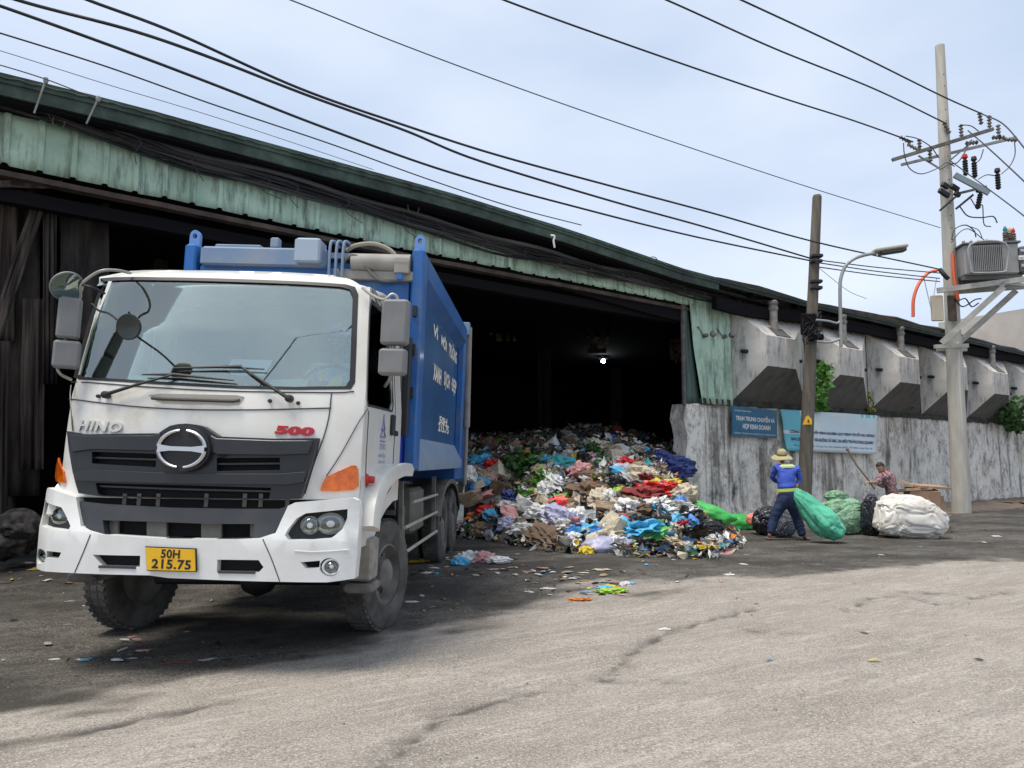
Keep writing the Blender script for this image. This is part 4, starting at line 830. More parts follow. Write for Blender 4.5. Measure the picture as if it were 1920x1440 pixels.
# ------------------------------------------------------------------ compactor body (leans with ROLL)
def bb(name, c, d, m, bev=.0, rot=None): k = MB(); k.box(c, d, rot, 0, bev); return k.build(name, m, truck, 30, ROLL)
Y0, Y1, ZB0, ZT0 = 2.22, 7.10, 1.47, 3.80
bb('body_shell', (0, (Y0 + Y1) / 2, 2.62), (2.30, Y1 - Y0 - .1, 2.2), M_blues, .04)
for sx in (-1, 1):
    # recess surround: posts, top rail, bottom skirt
    bb('front_post', (sx * 1.215, Y0 + .05, 2.66), (.13, .30, 2.32), M_blue, .02)
    bb('rear_post', (sx * 1.20, Y1 - .10, 2.66), (.12, .26, 2.32), M_blue, .02)
    k = MB(); k.poly([(sx * 1.15, Y0 + .2, 3.80), (sx * 1.28, Y0 + .2, 3.80), (sx * 1.28, Y0 + .2, 3.58), (sx * 1.15, Y0 + .2, 3.46)], (0, Y1 - Y0 - .35, 0)); k.build('top_rail', M_blue, truck, 30, ROLL)
    k = MB(); k.poly([(sx * 1.15, Y0 + .2, 1.50), (sx * 1.275, Y0 + .2, 1.50), (sx * 1.275, Y0 + .2, 1.62), (sx * 1.15, Y0 + .2, 1.86)], (0, Y1 - Y0 - .35, 0)); k.build('bottom_skirt', M_blueL, truck, 30, ROLL)
    # lifting eye
    k = MB(); cz = 3.92; out = [(0, cz - .34 + .0), (.11, cz - .34), (.11, cz)] + [(.055 + .055 * math.cos(R(a)), cz + .055 * math.sin(R(a)) * 1.3) for a in range(0, 181, 20)][1:-1] + [(0, cz)]
    bm = bmesh.new(); ed = []; ox = sx * 1.215 - .055
    for lp_ in (out, [(.055 + .026 * math.cos(R(a)), cz + .005 + .03 * math.sin(R(a))) for a in range(0, 360, 30)]):
        vs = [bm.verts.new((ox + a, Y0 - .02, b)) for a, b in lp_]; ed += [bm.edges.new((vs[i], vs[(i + 1) % len(vs)])) for i in range(len(vs))]
    bmesh.ops.triangle_fill(bm, use_beauty=True, edges=ed, normal=(0, -1, 0)); r_ = bmesh.ops.extrude_face_region(bm, geom=bm.faces[:])
    for v in [g for g in r_['geom'] if isinstance(g, bmesh.types.BMVert)]: v.co.y += .06
    me = bpy.data.meshes.new('lifting_eye'); bm.to_mesh(me); bm.free(); me.materials.append(mat('eye_blue', (.12, .25, .55), .5)); fin('lifting_eye', me, truck, 30, ROLL)
bb('front_bulkhead', (0, Y0 - .01, 2.55), (2.26, .06, 2.1), M_blue, .01)
bb('bulkhead_beam', (-.42, Y0 - .06, 3.69), (1.35, .14, .20), M_blueL, .02); bb('valve_box', (.08, Y0 - .12, 3.74), (.27, .26, .26), mat('box_bluegrey', (.30, .37, .46), .6), .02)
bb('roof_plate', (0, 4.6, 3.76), (2.2, 4.7, .06), M_blueL); bb('roof_lid', (-.75, Y0 + .1, 3.83), (.5, .2, .04), M_blueL, .01); bb('roof_hinge', (-.33, Y0 - .02, 3.86), (.09, .1, .11), M_blueL, .01)
k = MB(); k.tube([(.52, Y0 - .08, 3.66), (1.14, Y0 - .08, 3.66)], .095, 14); k.build('front_cylinder', M_plas, truck, 40, ROLL)
bb('cylinder_mount', (.75, Y0 - .06, 3.52), (.84, .12, .10), M_plas, .01)
for x in (.30, .37, .44): k = MB(); k.tube(spline([(x, Y0 - .16, 3.4), (x, Y0 - .17, 3.80), (x + .02, Y0 - .12, 3.87), (x + .05, Y0, 3.84)], 4), .016, 8); k.build('oil_pipe', M_blueL, truck, 40, ROLL)
def tbp(px, py, Y): return TBi @ aty(px, py, Y)
k = MB(); k.tube(spline([tbp(650, 470, 7.95), tbp(668, 460, 7.9), tbp(700, 457, 7.9), tbp(730, 468, 7.9), tbp(745, 490, 7.9), tbp(745, 528, 7.95)], 6), .024, 8); k.build('hydraulic_hose', M_hose, truck, 40, ROLL)
k = MB(); k.tube(spline([tbp(636, 508, 7.9), tbp(650, 484, 7.85), tbp(668, 480, 7.85), tbp(690, 505, 7.85), tbp(712, 525, 7.85), tbp(745, 527, 7.9)], 6), .017, 8); k.build('hydraulic_hose', mat('hose_grey', (.14, .135, .12), .7), truck, 40, ROLL)
bb('valve_block', (1.06, Y0 - .12, 3.62), (.16, .10, .17), M_plas, .01); bb('blue_cap', (1.05, Y0 - .19, 3.49), (.06, .04, .06), M_blue)
bb('cable_tray', (1.16, 1.98, 2.35), (.10, .16, 1.0), M_blk); bb('cabinet', (1.08, 2.05, 1.72), (.14, .16, .32), mat('cabinet_blue', (.01, .03, .35), .5), .01)
for zz in (2.3, 2.75, 3.15): bb('door_latch', (1.21, Y0 - .12, zz), (.04, .05, .11), M_blk)
# body lettering on the right flank, painted on the recessed panel
fb_ = lambda y, z, d: Vector((1.152 + d, y, z))
for t_, pa, pb, pt_, pbm in (('VÌ', 812, 821, 606, 634), ('MÔI', 827, 837, 628, 655), ('TRƯỜNG', 841, 856, 643, 676), ('XANH', 812, 827, 686, 718), ('SẠCH', 832, 843, 702, 730), ('ĐẸP', 846, 855, 714, 739), ('50H', 823, 838, 784, 795), ('215.75', 821, 841, 797, 810)):
    (y0, z0), (y1, z1) = Pd(pa, (pt_ * .7 + pbm * .3) if pt_ < 700 else (pt_ + pbm) / 2, 1.152), Pd(pb, (pt_ * .3 + pbm * .7) if pt_ < 700 else (pt_ + pbm) / 2, 1.152)
    zc = (z0 + z1) / 2; h_ = (pbm - pt_) * (.95 if pt_ < 700 else 1.25) / FPX * ((y0 + y1) / 2 + 5.8)
    o = text_on('body_lettering', t_, lambda u, v, d, a=y0, b=zc - h_ / 2: fb_(a + u, b + v, .004), y1 - y0, h_, mat('letter_cream', (.80, .76, .66), .6), truck, .04); o.matrix_local = ROLL
bb('tail_hopper', (0, Y1 + .55, 2.5), (2.42, 1.2, 2.5), M_blue, .06)
for sx in (-1, 1):
    k = MB(); k.tube([(sx * 1.27, Y1 + .2, 3.9), (sx * 1.27, Y1 + .5, 2.2)], .06, 10); k.tube([(sx * 1.27, Y1 + .5, 2.2), (sx * 1.27, Y1 + .55, 1.2)], .035, 10); k.build('tail_cylinder', M_plas, truck, 40, ROLL)
    bb('tail_bracket', (sx * 1.24, Y1 + .12, 3.85), (.12, .16, .22), M_blueL, .01)
# ================================================================== driver, seen through the glass
def skin_body(name, chains, m, parent=None, sub=2, wr=0.0):
    """one continuous surface grown round a joint skeleton. chains: lists of (point, rx[, ry]); a repeated point joins"""
    me = bpy.data.meshes.new(name); vs = []; ed = []; rad = []; idx = {}
    for ch in chains:
        last = None
        for it in ch:
            p = tuple(round(c, 4) for c in it[0]); 
            if p not in idx: idx[p] = len(vs); vs.append(p); rad.append((it[1], it[2] if len(it) > 2 else it[1]))
            if last is not None: ed.append((last, idx[p]))
            last = idx[p]
    me.from_pydata(vs, ed, []); o = bpy.data.objects.new(name, me); COL.objects.link(o)
    md = o.modifiers.new('skin', 'SKIN'); md.use_smooth_shade = True
    for i, r in enumerate(rad): me.skin_vertices[0].data[i].radius = r; me.skin_vertices[0].data[i].use_root = (i == 0)
    ss = o.modifiers.new('s', 'SUBSURF'); ss.levels = sub; ss.render_levels = sub
    dg = bpy.context.evaluated_depsgraph_get(); nm = bpy.data.meshes.new_from_object(o.evaluated_get(dg)); bpy.data.objects.remove(o)
    nm.materials.clear(); nm.materials.append(m); nm.name = name
    if wr:      # cloth folds
        nv_ = [v.normal.copy() for v in nm.vertices]
        for v, n_ in zip(nm.vertices, nv_):
            c = v.co; r1 = max(0, 1 - abs(pn((c.x * 5 + c.z * 4, c.y * 5, c.z * 9), 1)) * 5); v.co = c + n_ * (wr * (pn(c, 8) * 1.2 + pn(c, 19) * .5 - r1 * .9))
    nm.polygons.foreach_set('use_smooth', [True] * len(nm.polygons))
    q = bpy.data.objects.new(name, nm); COL.objects.link(q)
    if parent: q.parent = parent
    return q
M_skin = mat('skin', (.42, .22, .14), .6, 0, (.36, .18, .11), 9); M_hair = mat('hair_black', (.012, .01, .01), .6)
def head(parent, c, rz=0, tilt=0, sc=1.0, name='head', hair=True, cap=None, m=None):
    """face with brow, eyes, nose, mouth, ears; looks along -y before rotation"""
    bm = bmesh.new(); bmesh.ops.create_icosphere(bm, subdivisions=4, radius=.1)
    for v in bm.verts:
        x, y, z = v.co / .1
        X, Y, Z = x * .076, y * .093, z * .112
        if z < -.1: X *= 1 - .28 * (-z - .1); Y *= 1 - .12 * (-z - .1); Y -= .010 * (-z)
        if y < 0:
            Y -= .020 * math.exp(-((x / .16) ** 2 + ((z + .18) / .20) ** 2))       # nose
            Y -= .006 * math.exp(-((x / .3) ** 2 + ((z + .52) / .10) ** 2))       # mouth
            for e in (-.36, .36): Y += .009 * math.exp(-(((x - e) / .16) ** 2 + ((z - .02) / .12) ** 2))
            Y -= .005 * math.exp(-((z - .2) / .1) ** 2) * (abs(x) < .6)
            Y -= .006 * math.exp(-((x / .3) ** 2 + ((z + .85) / .18) ** 2))
        v.co = (X, Y, Z)
    me = bpy.data.meshes.new(name); bm.to_mesh(me); bm.free(); me.materials.append(m or M_skin)
    T = Matrix.Translation(c) @ Matrix.Rotation(rz, 4, 'Z') @ Matrix.Rotation(tilt, 4, 'X') @ Matrix.Scale(sc, 4)
    o = fin(name, me, parent, 180, T)
    for sx in (-1, 1):
        k = MB(); k.lathe([(.004, -.01), (.016, -.004), (.02, .006), (.012, .01), (0, .006)], (sx * .078, .005, -.005), (sx, .2, 0), 10); k.build('ear', m or M_skin, o, 60)
        k = MB(); k.lathe([(0, .0105), (.006, .0088), (.011, 0), (.006, -.0088), (0, -.0105)], (sx * .028, -.080, .003), (0, 1, 0), 10); k.build('eye', mat('eye_dark', (.03, .02, .015), .2), o, 60)
    k = MB(); k.tube([(-.02, -.091, -.058), (0, -.096, -.057), (.02, -.091, -.058)], [.002, .004, .002], 6); k.build('mouth', mat('lips', (.30, .10, .08), .5), o, 60)
    if hair:
        bm = bmesh.new(); bmesh.ops.create_icosphere(bm, subdivisions=4, radius=.1); bmesh.ops.delete(bm, geom=[v for v in bm.verts if v.co.z < -.035 + (.075 if v.co.y < -.02 else 0)], context='VERTS')
        for v in bm.verts: x, y, z = v.co / .1; q = 1 + .03 * pn(v.co, 60); v.co = (x * .083 * q, y * .10 * q, z * .121 * q)
        me = bpy.data.meshes.new('hair'); bm.to_mesh(me); bm.free(); me.materials.append(M_hair); h = fin('hair', me, o, 180, recalc=False); h.modifiers.new('s', 'SOLIDIFY').thickness = .006
    return o
def hand(parent, c, dirv, palm, curl, m, sc=1.0, side=1):
    """palm with four unequal bent fingers and a thumb, wrist at c, pointing along dirv"""
    d = Vector(dirv).normalized(); n = Vector(palm).normalized(); n = (n - d * n.dot(d)).normalized(); s = d.cross(n) * side; c = Vector(c)
    f = lambda u, v, w: c + (d * u + s * v + n * w) * sc
    ch = [[(f(0, 0, 0), .024 * sc, .018 * sc), (f(.04, 0, 0), .034 * sc, .016 * sc), (f(.08, 0, .002), .036 * sc, .014 * sc)]]
    for i, (v, ln) in enumerate(((-.030, .062), (-.010, .074), (.011, .070), (.030, .055))):
        a = curl; u, w = .084, .003; P = [(f(.080, 0, .002), .036 * sc, .014 * sc), (f(u, v, w), .0095 * sc)]
        for q in (.42, .32, .26):
            u += math.cos(a) * ln * q; w += math.sin(a) * ln * q; P.append((f(u, v, w), (.0088 - .0012 * (q < .4)) * sc)); a += curl * .8
        ch.append(P)
    ch.append([(f(.04, 0, 0), .034 * sc, .016 * sc), (f(.035, -.040, .006), .011 * sc), (f(.062, -.058, .02), .0095 * sc), (f(.085, -.060, .032), .008 * sc)])
    return skin_body('hand', ch, m, parent, 1)
def driver():
    d0 = TB @ Vector((.72, 1.08, 2.0)); r = empty('person', d0, (0, 0, -PSI), 'driver in a blue shirt sitting at the wheel of the white truck', 'person')
    r.rotation_euler = (TM.to_3x3() @ ROLL.to_3x3()).to_euler()
    sh = [(0, 0, .02), (0, .0, .20), (0, -.02, .38), (0, -.02, .47)]
    skin_body('shirt', [[(sh[0], .17, .12), (sh[1], .17, .12), (sh[2], .19, .12), (sh[3], .09, .08)],
        [(sh[2], .19, .12), ((.19, -.02, .40), .07), ((.30, -.16, .20), .05), ((.36, -.36, .26), .042)],
        [(sh[2], .19, .12), ((-.19, -.02, .40), .07), ((-.28, -.18, .20), .05), ((-.20, -.44, .26), .042)]], mat('shirt_blue', (.08, .50, .85), .8, 0, (.5, .6, .12), 6, lo=.52, hi=.58), r)
    skin_body('torso', [[((0, -.02, .40), .06), ((0, -.02, .52), .052), ((0, -.03, .60), .05)]], M_skin, r, 1)
    head(r, (0, -.04, .67), 0, .05, 1.05, m=mat('face_skin', (.62, .36, .24), .6))
    k = MB(); k.lathe([(.082, -.02), (.088, .02), (.08, .07), (.05, .11), (0, .125)], (0, -.035, .70), (0, 0, 1), 20); k.poly([(-.07, -.11, .715), (.07, -.11, .715), (.05, -.19, .70), (-.05, -.19, .70)], (0, 0, .008)); k.build('cap', mat('cap_blue', (.08, .20, .85), .8), r, 50)
    hand(r, (.36, -.38, .265), (0, -1, .1), (0, 0, -1), .7, M_skin, 1); hand(r, (-.20, -.46, .265), (.3, -1, .1), (0, 0, -1), .7, M_skin, 1, -1)
    skin_body('trousers', [[((0, .02, .02), .15, .12), ((.10, -.15, .04), .085), ((.12, -.45, .04), .075), ((.12, -.5, -.2), .06)], [((0, .02, .02), .15, .12), ((-.10, -.15, .04), .085), ((-.12, -.45, .04), .075), ((-.12, -.5, -.2), .06)]], mat('trouser_dark', (.02, .025, .05), .85), r, 1)
driver()
# ================================================================== OVERHEAD CABLES  (px, py, height) -> world
def hz_(px, py, z): r = ray(px, py); return CO + r * ((z - CAMH) / r.z)
def cable(pts, r, lab, m=None, name='overhead_cable', grp=None, n=8, cat='cable', parent=None):
    P = [hz_(*p) if len(p) == 3 else aty(*p[:3]) for p in pts]
    k = MB(); k.tube(spline(P, n), r, 6); o = k.build(name, m or M_cable, parent, 60); 
    if not parent: tag(o, lab, cat, grp)
    return o
GC = 'power and telephone cables strung overhead along the shed'
PY = 23.3       # depth of the tall pole
def aP(px, py, Y): return aty(px, py, Y)
def cab2(pts, r, lab, m=None, grp=GC):   # pts: (px,py,Y)
    k = MB(); k.tube(spline([aty(*p) for p in pts], 10), r, 6); o = k.build('overhead_cable', m or M_cable, None, 60); return tag(o, lab, 'cable', grp)
def dep(px, py, z):
    r = ray(px, py); return r.y * (z - CAMH) / r.z
def cz(lst, r, lab, m=None):    # (px,py,z): depth found from the height
    return cab2([(a, b, dep(a, b, z)) for a, b, z in lst], r, lab, m)
Zc = 11.1
cz([(1150, -110, Zc), (1390, 0, Zc), (1600, 98, Zc), (1762, 178, Zc + .05), (1842, 214, Zc + .25)], .020, 'topmost overhead cable, running down from the top edge to the tall pole')
cz([(1000, -105, Zc), (1250, 0, Zc), (1450, 90, Zc), (1640, 167, Zc), (1775, 232, Zc - .1)], .020, 'second cable from the top, meeting the tall pole below the topmost one')
cz([(700, -100, Zc), (945, 0, Zc - .1), (1200, 92, Zc - .2), (1450, 178, Zc - .2), (1600, 226, Zc - .1), (1712, 266, Zc)], .021, 'thick cable ending at the left end of the crossarm')
cz([(330, -80, 9.0), (545, 0, 9.0), (760, 86, 8.9), (1000, 175, 8.8), (1250, 262, 8.75), (1520, 352, 8.7), (1763, 427, 8.7)], .011, 'thin lone cable crossing the open sky to the middle of the tall pole', M_cableg)
cz([(40, -52, 7.2), (165, 0, 7.2), (330, 62, 7.15), (560, 165, 7.1), (750, 232, 7.05), (930, 290, 7.0), (1150, 350, 7.0), (1330, 398, 7.05), (1534, 455, 7.15), (1762, 505, 7.3)], .020, 'upper strand of the cable pair that crosses above the truck')
cz([(-60, -30, 7.1), (60, 8, 7.1), (250, 58, 7.05), (400, 110, 7.0), (580, 180, 7.0), (760, 245, 6.95), (900, 302, 6.9), (1150, 378, 6.9), (1330, 428, 6.95), (1525, 486, 7.0)], .021, 'lower strand of the cable pair that crosses above the truck')
cz([(-60, -8, 6.9), (20, 18, 6.9), (220, 90, 6.85), (400, 158, 6.8), (610, 240, 6.75), (840, 322, 6.7), (1080, 388, 6.7), (1300, 443, 6.8), (1525, 490, 6.95)], .020, 'thick black cable third up from the roof at the left')
cz([(-60, 45, 6.9), (0, 62, 6.9), (200, 125, 6.9), (400, 196, 6.9), (620, 270, 6.85), (800, 335, 6.8), (960, 388, 6.8), (1090, 422, 6.9)], .011, 'thin dark cable just above the green roof edge')
cz([(-60, 80, 6.9), (0, 95, 6.9), (200, 158, 6.9), (420, 225, 6.9), (700, 318, 6.8)], .005, 'faint grey wire close above the roof edge', M_cableg)
cz([(-60, 108, 6.8), (0, 122, 6.8), (90, 150, 6.8), (180, 185, 6.75), (260, 212, 6.75)], .008, 'short dark wire held by the two roof brackets', M_cableg)
Yp = dep(1528, 490, 7.0)
for i, (a, b, lab) in enumerate((((1530, 487), (1762, 512), 'upper of the cables from the leaning pole to the tall pole'), ((1530, 492), (1762, 522), 'lower of the cables from the leaning pole to the tall pole'), ((1530, 500), (1762, 528), 'bluish cable sagging lowest between the two poles'))):
    cab2([(a[0], a[1], 19.7), ((a[0] + b[0]) / 2, (a[1] + b[1]) / 2 + 2, 22), (b[0], b[1], PY)], .016, lab, M_cableg)
cab2([(1535, 502, 19.7), (1590, 545, 21.5), (1625, 560, 22)], .007, 'fine wire dropping from the leaning pole to the shed roof', M_cableg)
# the same street's cables run on behind the viewer (they mirror in the windscreen)
for i, (x0, y0, x1, y1, z) in enumerate(((-16, -2, 12, -10, 8.2), (-16, -3.4, 12, -9, 8.0), (-14, -9, 6, 4, 9.2), (-15, -6, 12, -4, 7.4), (-16, -1.2, 10, -1.8, 7.0))):
    k = MB(); k.tube([Vector((x0 + (x1 - x0) * t, y0 + (y1 - y0) * t, z - 1.2 * t * (1 - t))) for t in [j / 16 for j in range(17)]], .03, 6); tag(k.build('overhead_cable', M_cable, None, 60), 'cable across the road seen only as a dark line mirrored in the windscreen', 'cable', GC)
# cables leaving the tall pole to the right
cab2([(1842, 214, PY + .2), (1880, 232, 21), (1920, 277, 18), (1990, 370, 15)], .020, 'cable leaving the crossarm steeply to the upper right edge')
cab2([(1815, 245, PY + .2), (1850, 275, 21), (1920, 340, 18), (1990, 410, 15)], .019, 'middle cable leaving the crossarm to the right edge')
cab2([(1780, 300, PY), (1850, 352, 21), (1920, 405, 18), (1990, 465, 15)], .016, 'lowest cable leaving the tall pole to the right edge')
# ------------------------------------------------------------------ cable bundle lashed along the top of the fascia
def bundle():
    rnd = random.Random(9); base = [bs(px, py, -.28) for px, py in ((-250, 110), (-60, 165), (100, 215), (230, 262), (400, 318), (600, 368), (840, 437), (1060, 496), (1280, 545), (1420, 572), (1560, 590), (1700, 612), (1920, 668), (2060, 700))]
    r = empty('cable_bundle', G0, (0, 0, BA), 'thick sooty bundle of cables lashed along the top of the green fascia', 'cable bundle')
    for i in range(13):
        ox, oz = rnd.uniform(-.06, .06), rnd.uniform(-.01, .17); ph = rnd.uniform(0, 6); k = MB()
        P = [Vector((s, -.28 + ox + .04 * math.sin(s * 1.3 + ph), z + oz + .03 * math.sin(s * 2.1 + ph) + (-.10 * abs(math.sin(s * .45 + ph)) ** 3 if i > 9 else 0))) for s, z in [(a.x, a.y) for a in spline([(a, b, 0) for a, b in base], 8)]]
        k.tube(P, rnd.choice((.018, .026, .034, .045)), 6); k.build('cable', M_cable if i % 3 else mat('cable_dusty', (.06, .058, .058), .7), r, 60)
    for j in range(26):
        s0 = -15 + j * .95 + rnd.uniform(-.3, .3); z0 = interp(base, s0); k = MB()
        k.tube(spline([(s0, -.3, z0 + .12), (s0 + rnd.uniform(-.1, .2), -.42, z0 - .02), (s0 + .05, -.28, z0 - .14), (s0 + rnd.uniform(0, .5), -.3, z0 - rnd.uniform(.1, .34))], 4), .007, 5)
        k.build('lashing_wire', M_cableg, r, 60)
    return r, base
cb, CBASE = bundle()
def loop(px, py, rpx, lab, squash=1.3):
    s, z = bs(px, py, -.33); rr = rpx / FPX * B(s, -.33, z).y; k = MB()
    k.tube(spline([(s + rr * math.cos(R(a)), -.33, z + rr * squash * math.sin(R(a))) for a in range(-50, 231, 28)], 4), .010, 6)
    o = k.build('wire_loop', mat('wire_brown', (.14, .11, .08), .7), None, 60); o.matrix_world = BM; tag(o, lab, 'wire loop')
loop(775, 388, 12, 'small bent wire loop sticking up from the cable bundle above the truck'); loop(1226, 495, 14, 'round wire loop on the cable bundle near the right end of the fascia', 1); loop(110, 228, 10, 'pale curled wire end hanging at the left of the green fascia', 1.4)
for (a, b, c, d, lab) in ((86, 150, 64, 212, 'left metal bracket standing up from the roof edge'), (184, 185, 162, 232, 'right metal bracket standing up from the roof edge')):
    k = MB(); k.tube([aty(c, d, B(*(bs(c, d, -.6)[0], -.6, 0)).y), aty(a, b, B(*(bs(c, d, -.6)[0], -.6, 0)).y)], .014, 6); p = aty(a, b, B(*(bs(c, d, -.6)[0], -.6, 0)).y); k.lathe([(0, .05), (.03, .03), (.035, -.02), (.02, -.05)], p, (0, 0, 1), 10)
    o = k.build('roof_bracket', M_steelg, None, 40); tag(o, lab, 'bracket')
k = MB(); p = aty(1038, 452, 15.6); k.tube(spline([p + Vector((-.06, 0, .12)), p + Vector((.02, 0, .1)), p, p + Vector((.02, 0, -.14))], 4), .022, 6); tag(k.build('plastic_scrap', M_white, None, 60), 'scrap of white plastic caught on the cable bundle', 'plastic scrap')
# ================================================================== TALL CONCRETE POLE with transformer
PB = gnd(1803, 962); PT = aty(1762, 86, PB.y); M_pole = mat('pole_concrete', (.40, .38, .33), .9, 0, (.52, .49, .43), 2, bump=.2, bscale=14, stretch=(3, 3, .6)); M_ins = mat('insulator', (.05, .035, .03), .25, 0, (.30, .27, .22), 7); M_arms = mat('crossarm_steel', (.10, .095, .085), .7, .2, (.20, .19, .17), 4)
pole = empty('utility_pole', PB, (0, 0, 0), 'tall round pale concrete pole with crossarms and brackets standing at the right', 'utility pole')
L0 = lambda v: Vector(v) - PB
def Q(px, py, dy=0.0): return L0(aty(px, py, PB.y + dy))
def pp(name, pts, r, m, n=8, par=None): k = MB(); k.tube(pts, r, n); return k.build(name, m, par or pole, 50)
k = MB(); top = PT - PB; nn = 12
k.tube([top * (i / nn) for i in range(nn + 1)], [.27 - .13 * i / nn for i in range(nn + 1)], 20); k.build('pole_shaft', M_pole, pole, 50)
rd = random.Random(2)
for i in range(22):
    c = top * (.93 - i * .026); k = MB(); k.tube([c + Vector((.0, -.152 - .004 * i, 0)), c + Vector((.0, -.10, 0))], .016, 8); k.build('step_hole', M_gap, pole, 0)
pp('ground_conduit', [Q(1806, 955, -.2) , Q(1803, 800, -.2), Q(1795, 640, -.2)], .05, mat('conduit_pale', (.55, .53, .47), .7))
def barb(name, a, b, w, h, m=None):
    a, b = Vector(a), Vector(b); d = b - a; k = MB(); X = d.normalized(); Z = Vector((0, 0, 1)); Y = Z.cross(X).normalized(); Z = X.cross(Y); M3 = Matrix((X, Y, Z)).transposed(); k.box((a + b) / 2, (d.length, w, h), M3); return k.build(name, m or M_arms, pole, 30)
barb('crossarm', Q(1673, 300, -.3), Q(1862, 242, -.3), .09, .10); barb('crossarm', Q(1690, 309, .3), Q(1905, 258, .3), .08, .08, M_steelg)
barb('arm_brace', Q(1722, 292, -.2), Q(1762, 316, -.15), .03, .05, M_steelg); barb('arm_brace', Q(1818, 270, -.2), Q(1775, 306, -.15), .03, .05, M_steelg)
def insul(p, ax=(0, 0, 1), L_=.34, r=.085, m=None):
    k = MB(); pr = [(.02, -L_ / 2)]
    for i in range(4): h = -L_ / 2 + L_ * (i + .3) / 4; pr += [(.04, h), (r, h + .015), (r * .9, h + .03), (.04, h + .05)]
    pr += [(.02, L_ / 2), (0, L_ / 2)]; k.lathe(pr, p, ax, 12); return k.build('insulator', m or M_ins, pole, 40)
for a, b, ax in ((1724, 272, (0, 0, 1)), (1802, 245, (0, 0, 1)), (1855, 228, (0, 0, 1)), (1872, 245, (0, 0, 1)), (1712, 276, (1, 0, -.6)), (1697, 262, (1, 0, -.6)), (1775, 240, (.5, 0, -1)), (1838, 222, (.1, 0, -1)), (1822, 268, (1, 0, .1)), (1872, 258, (1, 0, 0)), (1895, 262, (1, 0, -.1)), (1744, 292, (0, 0, 1))): insul(Q(a, b, -.25), ax, .42, .075)
for a, b, tp in ((1810, 312, M_red), (1827, 316, M_blk), (1871, 338, M_blk), (1836, 375, M_blk)):
    k = MB(); k.lathe([(.03, -.3)] + [q for i in range(6) for q in ((.07, -.26 + i * .08), (.085, -.23 + i * .08), (.05, -.20 + i * .08))] + [(.04, .26), (0, .3)], Q(a, b, -.5), (.25 if a == 1836 else 0, 0, 1), 12, 0); k.lathe([(.05, .24), (.09, .28), (.07, .38), (0, .40)], Q(a, b, -.5), (0, 0, 1), 12, 1)
    k.build('surge_arrester', [M_blk, tp], pole, 40)
barb('switch_bar', Q(1790, 328, -.5), Q(1855, 362, -.9), .13, .16, mat('switch_steel', (.22, .26, .27), .45, .6)); barb('switch_arm', Q(1762, 395, -.3), Q(1800, 362, -.4), .05, .06, M_blk); barb('switch_arm', Q(1800, 362, -.4), Q(1850, 350, -.6), .05, .07); barb('switch_arm', Q(1792, 392, -.4), Q(1825, 365, -.6), .05, .06, M_blk)
for a, b, w in ((1772, 348, .25), (1790, 352, .3), (1795, 364, .2), (1770, 362, .4)): k = MB(); k.box(Q(a, b, -.35), (w, .12, .16), (0, .5, .2), bev=.02); k.build('pole_clamp', M_blk, pole)
M_wire = mat('jumper_wire', (.06, .06, .075), .6)
def jw(pts, r=.016, m=None): k = MB(); k.tube(spline([Q(a, b, -.35) for a, b in pts], 7), r, 6); k.build('jumper_wire', m or M_wire, pole, 60)
jw([(1694, 268), (1696, 290), (1705, 315), (1727, 326), (1757, 316), (1775, 305), (1790, 312)]); jw([(1698, 255), (1720, 260), (1745, 275), (1760, 296)]); jw([(1800, 234), (1820, 236), (1835, 246)]); jw([(1844, 280), (1838, 298), (1829, 306)])
jw([(1902, 262), (1903, 290), (1893, 312), (1878, 326)]); jw([(1834, 336), (1850, 328), (1868, 330)]); jw([(1762, 318), (1780, 308), (1798, 302), (1822, 262)], .02); jw([(1800, 388), (1815, 405), (1840, 408), (1862, 406), (1870, 418)], .02); jw([(1820, 372), (1832, 390), (1842, 385), (1845, 420), (1858, 425)]); jw([(1784, 450), (1790, 430), (1810, 422), (1826, 432), (1830, 445)], .018); jw([(1784, 455), (1800, 435), (1818, 430), (1845, 450)], .014)
jw([(1820, 425), (1835, 432), (1842, 448)], .012); jw([(1790, 560), (1805, 575), (1828, 562), (1840, 560)], .02, M_blk); jw([(1795, 565), (1810, 560), (1822, 575), (1835, 568)], .02, M_cableg)
jw([(1732, 520), (1740, 555), (1748, 588)], .012, mat('wire_pale', (.4, .4, .42), .6)); jw([(1756, 522), (1750, 560), (1748, 585)], .010, MATS['wire_pale'])
M_org = mat('orange_conduit', (.72, .13, .05), .6)
jw([(1786, 475), (1789, 520), (1796, 562)], .055, M_org); jw([(1757, 507), (1740, 512), (1723, 532), (1713, 560), (1712, 594)], .05, M_org)
k = MB(); k.tube(spline([Q(1762, 505, -.2), Q(1770, 515, -.3), Q(1778, 523, -.3)], 4), .07, 8); k.build('cable_clamp', M_blk, pole, 50)
# bracket frame
M_brk = mat('bracket_galv', (.46, .45, .40), .6, .3, (.30, .30, .27), 4)
barb('platform_beam', Q(1757, 545, -.35), Q(1925, 523, -1.1), .10, .16, M_brk); barb('platform_beam', Q(1775, 548, .45), Q(1950, 535, -.2), .10, .16, M_brk); barb('platform_strut', Q(1765, 643, -.32), Q(1882, 538, -.95), .09, .17, M_brk); barb('platform_strut', Q(1792, 648, .3), Q(1905, 545, -.2), .09, .17, M_brk)
barb('pole_band', Q(1752, 650, -.32), Q(1815, 648, -.32), .10, .12, M_brk); barb('pole_band', Q(1757, 655, .32), Q(1812, 655, .32), .10, .12, M_brk); k = MB(); k.box(Q(1757, 578, -.32), (.36, .12, .80), bev=.02); k.build('meter_box', mat('meter_cream', (.50, .45, .34), .7, 0, (.6, .34, .12), 2.5, lo=.55, hi=.6), pole)
k = MB(); k.box(Q(1785, 578, -.30), (.24, .06, .8)); k.build('mesh_plate', M_rust, pole)
